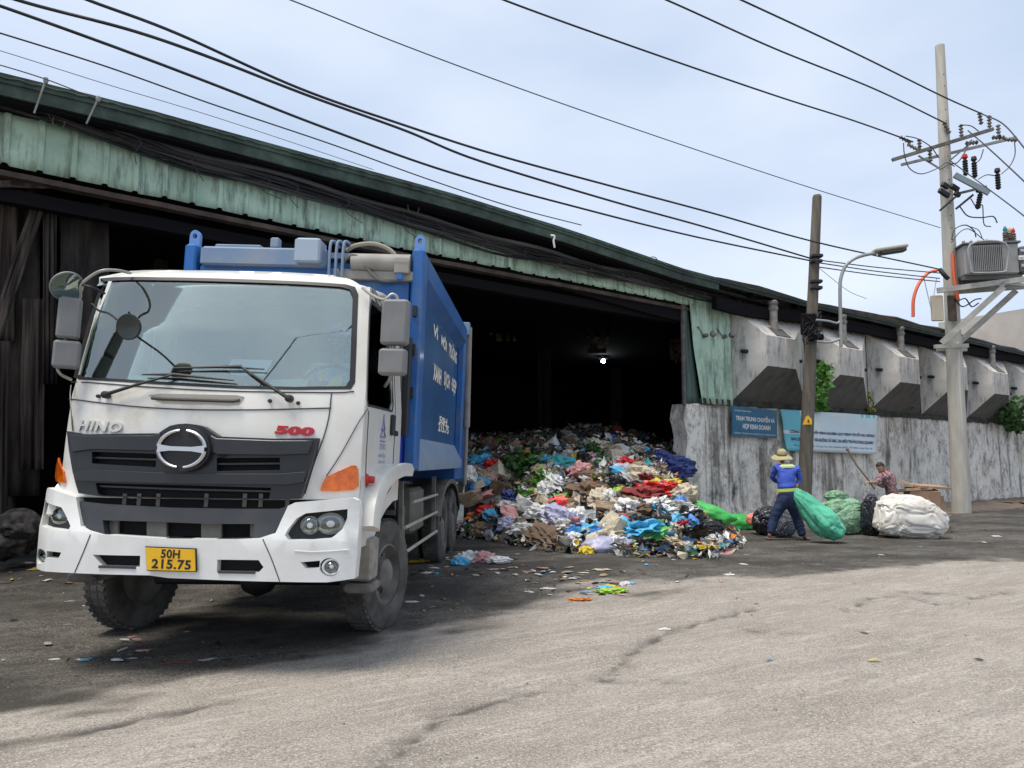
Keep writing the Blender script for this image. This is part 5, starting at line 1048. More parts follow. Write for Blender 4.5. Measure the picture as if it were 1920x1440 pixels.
barb('platform_cross', Q(1882, 530, -1.0), Q(1925, 536, -.3), .08, .10, M_brk)
# transformer on the platform: a thing of its own
tp = aty(1850, 530, PB.y - .55); tr = empty('transformer', tp, (0, 0, R(-8)), 'grey finned transformer on the bracket of the tall concrete pole', 'transformer')
M_tg = mat('transformer_grey', (.27, .27, .265), .5, 0, (.33, .33, .32), 2); M_tgd = mat('transformer_dark', (.12, .13, .135), .5)
sc_ = PB.y / FPX
k = MB(); k.box((.08, .25, .68), (1.55, 1.0, .95), bev=.04); k.build('tank', M_tg, tr)
k = MB(); k.box((.08, .25, 1.18), (1.66, 1.1, .06), bev=.01); k.build('tank_lid', M_tgd, tr)
for i in range(17): k = MB(); k.box((-.56 + i * .053, -.36, .66), (.018, .22, .80)); k.build('cooling_fin', M_tg, tr, 0)
k = MB()
P = [(-.62, -.50, .22), (-.62, -.50, 1.08), (.36, -.50, 1.08), (.36, -.50, .34), (.22, -.50, .20), (-.5, -.50, .20)]; k.tube(spline(P + [P[0]], 4), .035, 6); k.build('fin_frame', M_tg, tr, 50)
k = MB(); k.box((.98, .1, .62), (.26, .9, .82), bev=.05); k.build('end_panel', M_tgd, tr)
for n_, (z_, t_, c_) in enumerate(((.88, 'THIBIDI', M_white), (.66, 'NGUY HIỂM', M_redp), (.42, '250kVA', M_white))):
    k = MB(); k.box((.93, -.36, z_), (.30 if n_ == 1 else .2, .012, .13)); k.build('warning_plate', M_white if n_ == 1 else M_tgd, tr, 0)
    text_on('plate_lettering', t_, lambda u, v, d, z_=z_, n_=n_: Vector((.93 - (.13 if n_ == 1 else .09) + u, -.37, z_ - .035 + v)), .26 if n_ == 1 else .18, .07, c_, tr, .03)
for i, c in enumerate((mat('cap_teal', (.02, .2, .25), .5), mat('cap_tan', (.55, .42, .2), .5), M_red)):
    x = .62 + i * .16; k = MB(); k.lathe([(.04, 0)] + [q for j in range(5) for q in ((.075, .04 + j * .07), (.085, .065 + j * .07), (.05, .09 + j * .07))] + [(.035, .42)], (x, .0 + i * .1, 1.2), (0, 0, 1), 12, 0); k.lathe([(.045, .38), (.065, .44), (.03, .54), (0, .56)], (x, i * .1, 1.2), (0, 0, 1), 10, 1); k.build('bushing', [M_ins, c], tr, 40)
for i in range(4): k = MB(); k.lathe([(.03, 0), (.06, .05), (.03, .1), (.05, .15), (.02, .2), (0, .21)], (-.55 + i * .22, .1, 1.2), (0, 0, 1), 10); k.build('low_voltage_bushing', mat('porcelain', (.5, .48, .44), .3), tr, 40)
for y_ in (-.1, .5): k = MB(); k.box((.1, y_, .14), (1.7, .1, .12)); k.build('skid_rail', M_tgd, tr)
# ================================================================== leaning old pole and street lamp
OB = gnd(1506, 979); OT = aty(1532, 370, OB.y); M_old = mat('old_pole', (.105, .092, .075), .95, 0, (.17, .15, .12), 2.5, stretch=(4, 4, .5), bump=.4, bscale=16)
op = empty('leaning_pole', OB, (0, 0, 0), 'dark weathered old pole leaning right in front of the banner', 'utility pole')
K0 = lambda a, b, dy=0: aty(a, b, OB.y + dy) - OB
k = MB(); tv = OT - OB; k.tube([tv * (i / 10) for i in range(11)], [.185 - .065 * i / 10 for i in range(11)], 14); k.lathe([(.12, 0), (.10, .06), (0, .09)], tv, (0, 0, 1), 14); k.build('pole_shaft', M_old, op, 50)
k = MB(); k.add([K0(1505, 796, -.21), K0(1522, 796, -.21), K0(1522, 786, -.21), K0(1515, 779, -.21), K0(1511, 781, -.21)], [(0, 1, 2, 3, 4)]); o_ = k.build('warning_tag', mat('tag_yellow', (.85, .50, .02), .5), op, 0); o_.modifiers.new('s', 'SOLIDIFY').thickness = .01
k = MB(); k.poly([K0(1514, 792, -.235), K0(1518, 792, -.235), K0(1515.5, 785, -.235)], (0, -.004, 0)); k.build('tag_mark', M_blk, op, 0)
rd = random.Random(5)
for i in range(16):
    k = MB(); a0 = rd.uniform(0, 6); P = []
    for j in range(6): P.append(K0(1518 + rd.uniform(-14, 24), 585 + rd.uniform(0, 58), -.28 + rd.uniform(-.06, .1)))
    k.tube(spline(P, 5), .009, 5); k.build('tangled_wire', M_cable, op, 60)
for a, b, w, h in ((1516, 600, .42, .34), (1512, 618, .30, .30), (1530, 632, .4, .16)): k = MB(); k.box(K0(a, b, -.25), (w, .10, h), bev=.03); k.build('cable_box', M_soot, op)
for a, b in ((1531, 480), (1530, 490), (1530, 528), (1530, 540)): k = MB(); k.box(K0(a, b, -.12), (.3, .2, .09), bev=.02); k.build('cable_clamp', M_blk, op)
SLb = aty(1576, 650, 19.7); sl_o = empty('street_lamp', SLb, (0, 0, 0), 'curved grey street lamp arm with a long flat lamp head beside the leaning pole', 'street lamp')
J = lambda a, b, dy=0: aty(a, b, 19.7 + dy) - SLb
M_lampg = mat('lamp_grey', (.33, .35, .34), .5, .3, (.25, .26, .25), 4)
k = MB(); k.tube(spline([J(1577, 650), J(1576, 600), J(1575, 545), J(1577, 520), J(1586, 498), J(1602, 485), J(1622, 478), J(1645, 474)], 7), .045, 10); k.build('lamp_arm', M_lampg, sl_o, 50)
k = MB(); a, b = J(1638, 473), J(1699, 464); d_ = (b - a); M3 = Matrix.Rotation(-math.atan2(d_.z, d_.x), 3, 'Y'); k.box((a + b) / 2 + Vector((0, 0, .03)), (d_.length, .3, .10), M3, 0, .03); k.box((a + b) / 2 + Vector((.06, 0, -.05)), (d_.length * .78, .24, .09), M3, 1, .02); k.build('lamp_head', [mat('lamp_top', (.40, .38, .33), .6), mat('lamp_under', (.05, .05, .045), .4)], sl_o, 40)
for a, b in (((1530, 600), (1575, 602)), ((1532, 640), (1576, 634))): k = MB(); k.tube(spline([J(*a), J((a[0] + b[0]) / 2, a[1] + 2), J(b[0] - 6, b[1] + 4), J(*b)], 5), .03, 8); k.build('mounting_bracket', M_lampg, sl_o, 50)
# ================================================================== RUBBISH HEAP
FRONT = [(-2.5, 15.2), (-1.2, 15.4), (0, 13.6), (.8, 12.7), (1.7, 12.3), (2.8, 12.5), (3.7, 13.6), (4.5, 15.6), (5.0, 17.6), (5.3, 19.4), (12, 26)]
def tfr(X, Y, s=None, w=None):
    if s is None: p = Vector((X, Y, 0)); s = (p - G0).dot(BD); w = (p - G0).dot(BN)
    t = Y - interp(FRONT, X) + .7 * pn((X * 1.1, 3, 0)) + .35 * pn((X * 3.3, 9, 0))
    return max(t, 2.5 + w) if w > .3 else t
def wallhit(s, w): return s > -.2 and -.45 < w < .5
def hh(X, Y):
    p = Vector((X, Y, 0)); s = (p - G0).dot(BD); w = (p - G0).dot(BN)
    t = tfr(X, Y, s, w)
    if t <= 0: return gh(X, Y)
    cap_ = 2.45
    h = cap_ * (1 - math.exp(-t / 5.2))
    if w < .2: h *= 1 - .80 * sstep(3.2, 4.7, X) * (1 - sstep(-.6, .3, w))
    h += (.24 * pn((X * .7, Y * .7, 3)) + .20 * pn((X * 1.6, Y * 1.6, 8)) + .10 * pn((X * 3.5, Y * 3.5, 5))) * min(1, t)
    h += .30 * math.exp(-((X - 3.2) ** 2 / 3 + (Y - 24) ** 2 / 3))
    return max(gh(X, Y), h + gh(X, Y))
PAL = dict(white=(.70, .70, .68), cream=(.55, .48, .36), pink=(.60, .30, .30), red=(.60, .03, .03), dark_red=(.22, .03, .03), blue=(.03, .20, .60), sky_blue=(.10, .45, .72), navy=(.03, .05, .20), teal=(.03, .25, .28), green=(.10, .42, .06), lime=(.33, .55, .06), dark_green=(.03, .09, .03), yellow=(.65, .48, .04), orange=(.65, .22, .05), brown=(.16, .10, .06), tan=(.34, .25, .16), grey=(.28, .28, .27), black=(.014, .014, .016), lilac=(.42, .42, .58), dirt=(.07, .06, .05))
PM = {}
for n_, c_ in PAL.items():
    PM[n_] = mat('rubbish_' + n_, c_, (.28 if n_ in ('black', 'blue', 'sky_blue', 'lilac', 'white', 'red', 'green', 'lime') else .65), 0, tuple(v * .55 for v in c_), 9, lo=.45, hi=.75, col3=(.09, .075, .06), s3=7, lo3=.60, hi3=.78, bump=.35, bscale=30)
def heap():
    rnd = random.Random(11); V = []; st = .14; xs = [-6 + i * st for i in range(int(20 / st))]; ys = [11.6 + i * st for i in range(int(19 / st))]
    for y in ys:
        for x in xs:
            z = hh(x, y); t = tfr(x, y); s = (Vector((x, y, 0)) - G0).dot(BD); w = (Vector((x, y, 0)) - G0).dot(BN)
            V.append((x + rnd.uniform(-.04, .04), y + rnd.uniform(-.04, .04), z + (rnd.uniform(-.04, .09) if t > .1 else -.03)))
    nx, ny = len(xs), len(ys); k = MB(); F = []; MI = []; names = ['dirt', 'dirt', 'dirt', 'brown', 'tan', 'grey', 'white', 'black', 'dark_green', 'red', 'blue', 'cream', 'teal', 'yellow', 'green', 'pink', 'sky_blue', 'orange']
    for j in range(ny - 1):
        for i in range(nx - 1):
            x, y = xs[i], ys[j]; p = Vector((x, y, 0)); s = (p - G0).dot(BD); w = (p - G0).dot(BN)
            if tfr(x, y) < .05 or wallhit(s, w): continue
            a = [j * nx + i, j * nx + i + 1, (j + 1) * nx + i + 1, (j + 1) * nx + i]
            for f in ((a[0], a[1], a[2]), (a[0], a[2], a[3])): F.append(f); MI.append(rnd.choice((0, 0, 0, 1, 2, 3, 4, 7)) if rnd.random() < .8 else rnd.randrange(18))
    k.v = V; k.f = F; k.m = MI
    wts = [8, 6, 4, 8, 9, 8, 17, 10, 3, 2, 1.6, 12, 1.5, 1.6, 1, 2.4, 1.4, 1]; WD = [10, 6, 6, 6, 3, 3, 1, 8, 3, .5, .5, 1, 1, .2, .2, .2, .2, .2]  # WD: darker mix deep in the shed, its shade put into scrap colours
    n = 0
    while n < 10500:       # loose scraps: crumpled shards lying over the heap
        x, y = rnd.uniform(-2.5, 8), 11.5 + 15 * rnd.random() ** 1.4; t = tfr(x, y) + .35; p = Vector((x, y, 0)); s = (p - G0).dot(BD); w = (p - G0).dot(BN)
        if t < 0 or wallhit(s, w): continue
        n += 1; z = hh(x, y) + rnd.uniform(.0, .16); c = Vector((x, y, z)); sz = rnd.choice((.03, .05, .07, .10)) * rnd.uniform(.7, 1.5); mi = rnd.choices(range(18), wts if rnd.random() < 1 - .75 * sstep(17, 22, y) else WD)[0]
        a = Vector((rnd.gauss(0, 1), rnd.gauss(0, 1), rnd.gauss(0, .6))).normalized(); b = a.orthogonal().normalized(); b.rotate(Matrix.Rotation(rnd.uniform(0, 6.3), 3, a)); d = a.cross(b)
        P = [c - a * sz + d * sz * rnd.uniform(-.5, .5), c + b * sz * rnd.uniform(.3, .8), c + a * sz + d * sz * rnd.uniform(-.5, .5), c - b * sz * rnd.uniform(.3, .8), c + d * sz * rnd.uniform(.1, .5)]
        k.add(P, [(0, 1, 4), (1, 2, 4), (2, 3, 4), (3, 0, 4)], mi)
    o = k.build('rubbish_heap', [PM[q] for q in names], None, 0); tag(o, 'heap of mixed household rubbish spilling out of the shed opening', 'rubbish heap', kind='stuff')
heap()
# --- item shapes (shared meshes), each a closed crumpled body about 1 m across
def crumple(seed, sub, sx, sy, sz, amp, fr, neck=0.0, flat=False):
    bm = bmesh.new(); bmesh.ops.create_icosphere(bm, subdivisions=sub, radius=.5); o_ = seed * 7.3
    for v in bm.verts:
        n = v.co.normalized(); r = 1 + amp * pn(n * fr + Vector((o_, 0, 0))) + amp * .7 * abs(pn(n * fr * 2.3 + Vector((0, o_, 0)))) + amp * .35 * pn(n * fr * 5 + Vector((0, 0, o_)))
        x, y, z = v.co * r
        if neck and z > .18: k = max(.10, 1 - (z - .18) * neck); x *= k; y *= k; z += (z - .18) * .7
        if neck and n.z > .93: x *= 2.2; y *= 2.2
        z = max(z, -.33 if not flat else -.4); v.co = (x * sx, y * sy, z * sz)
    return bm
SHAPES = {}
def shape(kind, v):
    key = (kind, v)
    if key in SHAPES: return SHAPES[key]
    if kind == 'bag': bm = crumple(v + 1, 4, 1, .85, .62, .36, 2.6)
    elif kind == 'tied': bm = crumple(v + 20, 4, .9, .8, .85, .22, 2.4, 3.0)
    elif kind == 'sheet': bm = crumple(v + 40, 4, 1.25, .75, .22, .7, 3.2, flat=True)
    elif kind == 'sack': bm = crumple(v + 60, 4, 1.4, .75, .55, .2, 2.0)
    elif kind == 'scrap': bm = crumple(v + 80, 2, 1, .6, .3, .7, 3)
    elif kind == 'bottle':
        k = MB(); k.lathe([(0, -.5), (.13, -.5), (.15, -.46), (.15, .1), (.14, .2), (.06, .34), (.045, .36), (.05, .38), (.05, .46), (0, .46)], (0, 0, 0), (1, 0, 0), 12); bm = bmesh.new(); me = bpy.data.meshes.new('x'); me.from_pydata(k.v, [], k.f); bm.from_mesh(me); bmesh.ops.recalc_face_normals(bm, faces=bm.faces[:])
    elif kind == 'box':
        k = MB(); k.box((0, 0, 0), (1, .7, .45)); bm = bmesh.new(); me = bpy.data.meshes.new('x'); me.from_pydata(k.v, [], k.f); bm.from_mesh(me); bmesh.ops.subdivide_edges(bm, edges=bm.edges[:], cuts=3, use_grid_fill=True)
        for w in bm.verts: w.co += Vector((pn(w.co * 3 + Vector((v, 0, 0))), pn(w.co * 3 + Vector((0, v + 3, 0))), pn(w.co * 3 + Vector((0, 0, v + 6))))) * .12
    SHAPES[key] = bm; return bm
MESHC = {}
def item(kind, v, color, loc, size, rz, tilt=(0, 0), lab=None, grp=None, name=None, cat=None, m=None):
    key = (kind, v, m.name if m else color)
    if key not in MESHC:
        me = bpy.data.meshes.new(key[0]); shape(kind, v).to_mesh(me); me.materials.append(m or PM[color])
        me.polygons.foreach_set('use_smooth', [kind in ('bottle', 'sack', 'tied')] * len(me.polygons))
        if kind in ('bag', 'sheet'): me.polygons.foreach_set('use_smooth', [True] * len(me.polygons)); me.set_sharp_from_angle(angle=R(24))
        MESHC[key] = me
    NM = dict(bag='plastic_bag', tied='rubbish_bag', sheet='plastic_sheet', sack='sack', scrap='litter_scrap', bottle='bottle', box='cardboard_box')
    o = bpy.data.objects.new(name or NM[kind], MESHC[key]); COL.objects.link(o); o.location = loc
    o.rotation_euler = (tilt[0], tilt[1], rz); o.scale = (size,) * 3 if not isinstance(size, tuple) else size
    CT = dict(bag='plastic bag', tied='rubbish bag', sheet='plastic sheet', sack='sack', scrap='litter', bottle='bottle', box='box')
    return tag(o, lab, cat or CT[kind], grp)
def hit(px, py):     # photo pixel -> first point on the heap / ground
    r = ray(px, py); t = 6.0
    while t < 34:
        p = CO + r * t
        if p.z < hh(p.x, p.y): return p
        t += .05
    return None
def put(kind, v, color, px, py, wpx, lab, grp=None, rz=0, tilt=(0, 0), asp=None, lift=.12, **kw):
    p = hit(px, py) or gnd(px, max(py, 900)); s = wpx * (1.22 if py < 1045 and px > 870 else 1) / FPX * p.y; p = p + Vector((0, 0, s * lift)); size = s if not asp else (s, s * asp[0], s * asp[1])
    return item(kind, v, color, p, size, rz, tilt, lab, grp, **kw)
# the ones that stand out, each with its own label
put('sheet', 0, 'sky_blue', 1116, 1010, 52, 'bright blue crumpled plastic bag in the front of the heap, above the lilac one', rz=.4, name='plastic_bag', cat='plastic bag', asp=(.9, 2.4))
put('bag', 1, 'blue', 1130, 1012, 44, 'deep blue plastic bag at the heap front beside the sky blue one', rz=1)
put('sack', 1, 'lilac', 1140, 1034, 62, 'translucent lilac bag lying lowest at the front edge of the heap', rz=.25, asp=(.8, .9), name='plastic_bag', cat='plastic bag')
put('bag', 2, 'white', 1078, 1022, 44, 'big white plastic bag left of the lilac bag at the heap front', rz=2)
put('bag', 3, 'yellow', 1100, 1038, 26, 'small yellow bag between the white and lilac bags at the heap front', rz=1)
put('bag', 4, 'orange', 1254, 1030, 34, 'peach orange bag at the right front of the heap', rz=1)
put('bag', 0, 'yellow', 1232, 1028, 26, 'pale yellow bag touching the peach orange bag', rz=2)
put('tied', 0, 'black', 1238, 984, 48, 'shiny black rubbish bag on the right of the heap front', rz=1)
put('tied', 1, 'black', 1200, 962, 30, 'black rubbish bag standing upright in the middle right of the heap', rz=2)
put('bag', 5, 'black', 1292, 975, 44, 'flat black bag under the upper green sack', rz=.5)
put('bag', 2, 'black', 1320, 1000, 56, 'long black plastic bag lying on the ground between the two green sacks', rz=.1, asp=(.6, .7))
put('sheet', 1, 'sky_blue', 1264, 990, 26, 'light blue plastic sheet right of the shiny black bag', rz=1.2, asp=(1, 3))
put('sheet', 2, 'sky_blue', 1194, 1005, 60, 'turquoise plastic sheet draped over the right front of the heap', rz=-.5, asp=(1, 2.2))
put('bag', 1, 'lime', 1166, 934, 40, 'lime green plastic bag in the middle of the heap', rz=1)
put('bag', 3, 'green', 1102, 974, 28, 'vivid green bag above the blue ones', rz=.3)
put('bag', 0, 'red', 912, 965, 34, 'bright red bag at the left of the heap close to the truck', rz=.4)
put('bag', 2, 'red', 926, 878, 32, 'red bag highest on the left of the heap', rz=1.4)
put('sheet', 3, 'dark_red', 1216, 942, 58, 'dark red crumpled cloth in the right middle of the heap', rz=.1, asp=(1, 2.2), name='cloth', cat='cloth')
put('sheet', 0, 'red', 1234, 924, 48, 'red and blue cloth just above the dark red one', rz=-.3, asp=(1, 1.8), name='cloth', cat='cloth')
put('box', 0, 'dark_red', 1160, 886, 20, 'small dark red box in the upper middle of the heap', rz=.5); put('box', 1, 'dark_red', 1184, 878, 24, 'flat dark red carton right of the small dark red box', rz=.2)
put('bag', 4, 'red', 1141, 880, 16, 'small bright red packet left of the dark red boxes', rz=1, asp=(.7, 1.6))
put('bag', 5, 'navy', 1262, 888, 62, 'large navy bag in the shade beside the right wall', rz=.1); put('bag', 0, 'navy', 1234, 868, 44, 'navy cloth bundle above the large navy bag', rz=1, name='bundle', cat='bundle')
put('bag', 1, 'white', 1281, 940, 34, 'white bag against the wall corner', rz=1, asp=(.8, 1.4)); put('bag', 3, 'white', 1174, 960, 48, 'large white bag in the centre right of the heap', rz=.2); put('bag', 5, 'white', 1010, 968, 40, 'white bag with square edges in the centre left of the heap', rz=.2)
put('bag', 2, 'white', 955, 955, 34, 'white bag left of the square edged one', rz=2.2); put('bag', 4, 'lilac', 960, 990, 42, 'pale lilac bag at the left front of the heap', rz=.2); put('bag', 4, 'white', 1246, 960, 22, 'small white packet above the shiny black bag', rz=.6)
put('sheet', 1, 'white', 1176, 900, 60, 'pale floral cloth in the upper right of the heap', rz=.2, asp=(1, 1.8), name='cloth', cat='cloth', m=mat('floral_cloth', (.55, .52, .50), .8, 0, (.50, .16, .20), 28, lo=.55, hi=.6, col3=(.1, .4, .12), s3=30, lo3=.6, hi3=.64))
put('bag', 2, 'teal', 1050, 885, 56, 'dark teal bag in the upper middle of the heap', rz=.1); put('bag', 0, 'sky_blue', 1042, 872, 20, 'small sky blue bag above the dark teal one', rz=1)
put('bag', 1, 'blue', 1094, 890, 26, 'blue and white packet right of the dark teal bag', rz=.4); put('bag', 3, 'yellow', 1085, 862, 26, 'bright yellow bag in the upper middle of the heap', rz=.6); put('bag', 4, 'lime', 1097, 866, 18, 'yellow green bag right behind the bright yellow one', rz=.6)
put('bag', 5, 'sky_blue', 905, 908, 26, 'sky blue bag at the left edge of the heap beside the truck', rz=.3); put('tied', 2, 'black', 1044, 925, 34, 'dark bag in the centre of the heap left of the brown pile', rz=.2); put('bag', 0, 'teal', 1032, 940, 22, 'small turquoise packet below the dark centre bag', rz=1)
put('sheet', 2, 'yellow', 1246, 914, 40, 'mustard yellow cloth near the wall corner', rz=.2, asp=(1, 1.5), name='cloth', cat='cloth'); put('bag', 1, 'green', 1072, 1000, 26, 'dark bottle green bag above the big white bag', rz=.4)
put('sheet', 4, 'tan', 1180, 812, 84, 'big pale plastic sheet on the very top of the heap in the shade', rz=.1, asp=(.8, 2.0)); put('sheet', 3, 'brown', 1105, 940, 56, 'brown heap of dead straw in the middle of the rubbish', rz=.4, asp=(1.1, 3), name='straw', cat='straw')
put('sack', 2, 'green', 1327, 972, 56, 'bright green sack leaning on the heap by the wall', rz=-.35, tilt=(0, .3), asp=(.8, .9), lift=.15, m=mat('sack_bright_green', (.07, .50, .10), .4, 0, (.05, .38, .08), 4)); put('sack', 3, 'green', 1384, 993, 46, 'second bright green sack lying on the ground right of the heap', rz=-.1, asp=(.9, 1.1), lift=.2, m=mat('sack_bright_green', (.07, .50, .10), .4))
put('bag', 3, 'sky_blue', 862, 1060, 30, 'bright blue plastic bag on the ground behind the front wheel', rz=.5, lift=.2); put('sheet', 0, 'white', 880, 1052, 44, 'white plastic sheet in the small litter pile near the truck', rz=.9, asp=(1, 2)); put('sheet', 1, 'pink', 905, 1052, 40, 'pink striped plastic in the small litter pile near the truck', rz=.2, asp=(1, 2))
put('bag', 2, 'white', 935, 1056, 44, 'crumpled white packaging at the right end of the small litter pile', rz=.2, asp=(.7, .5)); put('sheet', 4, 'yellow', 787, 1055, 34, 'flattened yellow bag on the ground behind the front wheel', rz=.2, asp=(.8, .8))
put('sheet', 2, 'lime', 1147, 1113, 40, 'lime green plastic rag on the road in front of the heap', rz=.1, asp=(.8, .9)); put('sheet', 3, 'orange', 1087, 1127, 28, 'flat orange scrap on the road left of the lime green rag', rz=.1, asp=(.7, .8)); put('bag', 4, 'white', 1172, 1099, 20, 'small white crumpled cup like scrap right of the lime rag', rz=.1)
put('bag', 1, 'brown', 1054, 1084, 12, 'brown upright scrap in the scattered litter on the road', rz=.1, asp=(.8, 2)); put('sheet', 0, 'white', 1290, 1016, 40, 'flat white sheet on the ground at the right of the heap', rz=.2, asp=(.7, .8)); put('sheet', 1, 'yellow', 1322, 1030, 28, 'cream and yellow wrapper at the right foot of the heap', rz=.2)
put('bag', 2, 'white', 1335, 1014, 30, 'white and pink packet below the black bag on the ground', rz=.2, asp=(1, .8)); put('sheet', 4, 'red', 325, 1250, 70, 'long torn pink red strip on the dirt in front of the truck', rz=.06, asp=(.16, .5), lift=.05, name='plastic_strip', cat='plastic strip'); put('sheet', 2, 'navy', 206, 1246, 34, 'small dark blue rag left of the pink red strip', rz=.1, asp=(.4, .5), lift=.05)
put('scrap', 3, 'white', 1246, 1181, 24, 'lone flat white scrap on the pale road below the heap', rz=.1, asp=(.6, .5), lift=.05); put('scrap', 2, 'blue', 180, 1372, 36, 'thin blue scrap on the pale road at the lower left', rz=.3, asp=(.25, .4), lift=.05); put('scrap', 1, 'white', 770, 1130, 26, 'flat white scrap on the dirt right of the front wheel', rz=.1, asp=(.4, .5), lift=.05)
# green leafy cuttings in the heap
rnd = random.Random(8)
for (px, py, rx, n, mm, lab) in ((980, 900, 44, 420, M_leafd, 'big dark leafy cuttings in the left of the heap'), (1018, 915, 26, 150, M_leaf, 'brighter green leafy branch at the right of the dark cuttings'), (1108, 858, 22, 120, M_leafd, 'green leafy bundle in the upper middle of the heap'), (980, 935, 14, 50, M_leaf, 'small green leaves below the dark cuttings')):
    p = hit(px, py); s = rx / FPX * p.y; r = empty('leafy_cuttings', p, (0, 0, 0), lab, 'cuttings'); k = MB(); leafblob(k, Vector((0, 0, s * .5)), (s, s * .8, s * .9), n, rnd, .17); k.build('foliage', mm, r, 0)
    k = MB()
    for j in range(5): k.tube([(rnd.uniform(-s, s), rnd.uniform(-s, s), 0), (rnd.uniform(-s, s) * .5, 0, s * .6), (rnd.uniform(-s, s), rnd.uniform(-s, s), s * 1.2)], .012, 5)
    k.build('branch', M_bark, r, 0)
# many more bags filling the heap
rnd = random.Random(21); cols = ['white'] * 24 + ['lilac'] * 3 + ['cream'] * 9 + ['grey'] * 6 + ['black'] * 9 + ['tan'] * 7 + ['brown'] * 6 + ['red'] * 3 + ['dark_red'] * 2 + ['blue'] * 3 + ['sky_blue'] * 3 + ['navy'] * 3 + ['teal'] * 2 + ['green'] * 2 + ['lime'] + ['yellow'] * 3 + ['orange'] * 2 + ['pink'] * 3 + ['lilac'] * 2 + ['dark_green'] * 3; colsd = ['black'] * 6 + ['brown'] * 4 + ['navy', 'teal', 'grey', 'dark_green', 'tan', 'dark_red']  # colsd: dark bag colours for the deep part, standing in for shade
used = []; n = 0; tries = 0
while n < 250 and tries < 6000:
    tries += 1; px = rnd.uniform(874, 1300); py = 812 + 225 * rnd.random() ** .8
    if any(abs(px - a) < 9 and abs(py - b) < 6 for a, b in used): continue
    p = hit(px, py)
    if not p or p.z < gh(p.x, p.y) + .05: continue
    s_ = (p - G0).dot(BD); w_ = (p - G0).dot(BN)
    if wallhit(s_, w_): continue
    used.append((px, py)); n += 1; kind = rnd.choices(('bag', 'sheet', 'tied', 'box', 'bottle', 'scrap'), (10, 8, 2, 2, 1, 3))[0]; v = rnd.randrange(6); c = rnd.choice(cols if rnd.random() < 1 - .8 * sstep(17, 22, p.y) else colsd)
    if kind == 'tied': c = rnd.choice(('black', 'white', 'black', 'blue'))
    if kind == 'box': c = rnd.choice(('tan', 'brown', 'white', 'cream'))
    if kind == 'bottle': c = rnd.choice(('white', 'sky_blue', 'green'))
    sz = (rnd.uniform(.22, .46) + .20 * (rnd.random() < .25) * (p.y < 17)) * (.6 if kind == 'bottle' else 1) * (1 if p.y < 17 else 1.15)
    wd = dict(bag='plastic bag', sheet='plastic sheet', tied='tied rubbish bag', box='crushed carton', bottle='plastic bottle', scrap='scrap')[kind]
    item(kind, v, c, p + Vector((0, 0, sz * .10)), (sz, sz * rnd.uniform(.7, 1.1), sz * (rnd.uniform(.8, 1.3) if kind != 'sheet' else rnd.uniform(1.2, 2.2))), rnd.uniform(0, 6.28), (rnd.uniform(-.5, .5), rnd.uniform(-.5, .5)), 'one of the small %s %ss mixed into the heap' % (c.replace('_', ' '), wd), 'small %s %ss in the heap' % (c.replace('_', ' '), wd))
# loose litter on the ground, as individual scraps
zones = [((770, 990), (1035, 1085), 60, 'litter scattered on the ground beside the truck rear wheels'), ((985, 1190), (1065, 1118), 78, 'litter scattered on the road in front of the heap'), ((1190, 1420), (1010, 1095), 22, 'litter scattered on the dark ground right of the heap'), ((0, 150), (1035, 1100), 26, 'litter on the ground under the hanging sheets at the left'), ((0, 420), (1110, 1290), 40, 'litter pressed into the dirt in front of the truck'), ((1650, 1915), (965, 1030), 12, 'litter on the verge by the tall pole'), ((700, 860), (1095, 1150), 14, 'litter on the dark ground right of the front wheel'), ((1400, 1900), (1040, 1300), 9, 'tiny litter on the pale road at the right')]
for (xa, xb), (ya, yb), cnt, grp in zones:
    for _ in range(cnt):
        px, py = rnd.uniform(xa, xb), rnd.uniform(ya, yb); p = hit(px, py) or gnd(px, py); c = rnd.choice(('white', 'white', 'cream', 'cream', 'grey', 'grey', 'tan', 'tan', 'brown', 'brown', 'brown', 'yellow', 'sky_blue', 'pink', 'black', 'black', 'grey', 'cream', 'tan', 'dirt', 'dirt', 'white', 'white', 'orange')); sz = rnd.uniform(.04, .13) * (1.5 if rnd.random() < .2 else 1) * (1.1 if p.y > 9 else .8)
        item('scrap', rnd.randrange(5), c, Vector((p.x, p.y, gh(p.x, p.y) + .012)), (sz, sz * rnd.uniform(.3, .9), sz * rnd.uniform(.25, .6)), rnd.uniform(0, 6.28), (0, 0), 'small %s scrap, %s' % (c.replace('_', ' '), grp.replace('litter ', 'lying ', 1)), grp + ', ' + c.replace('_', ' '))
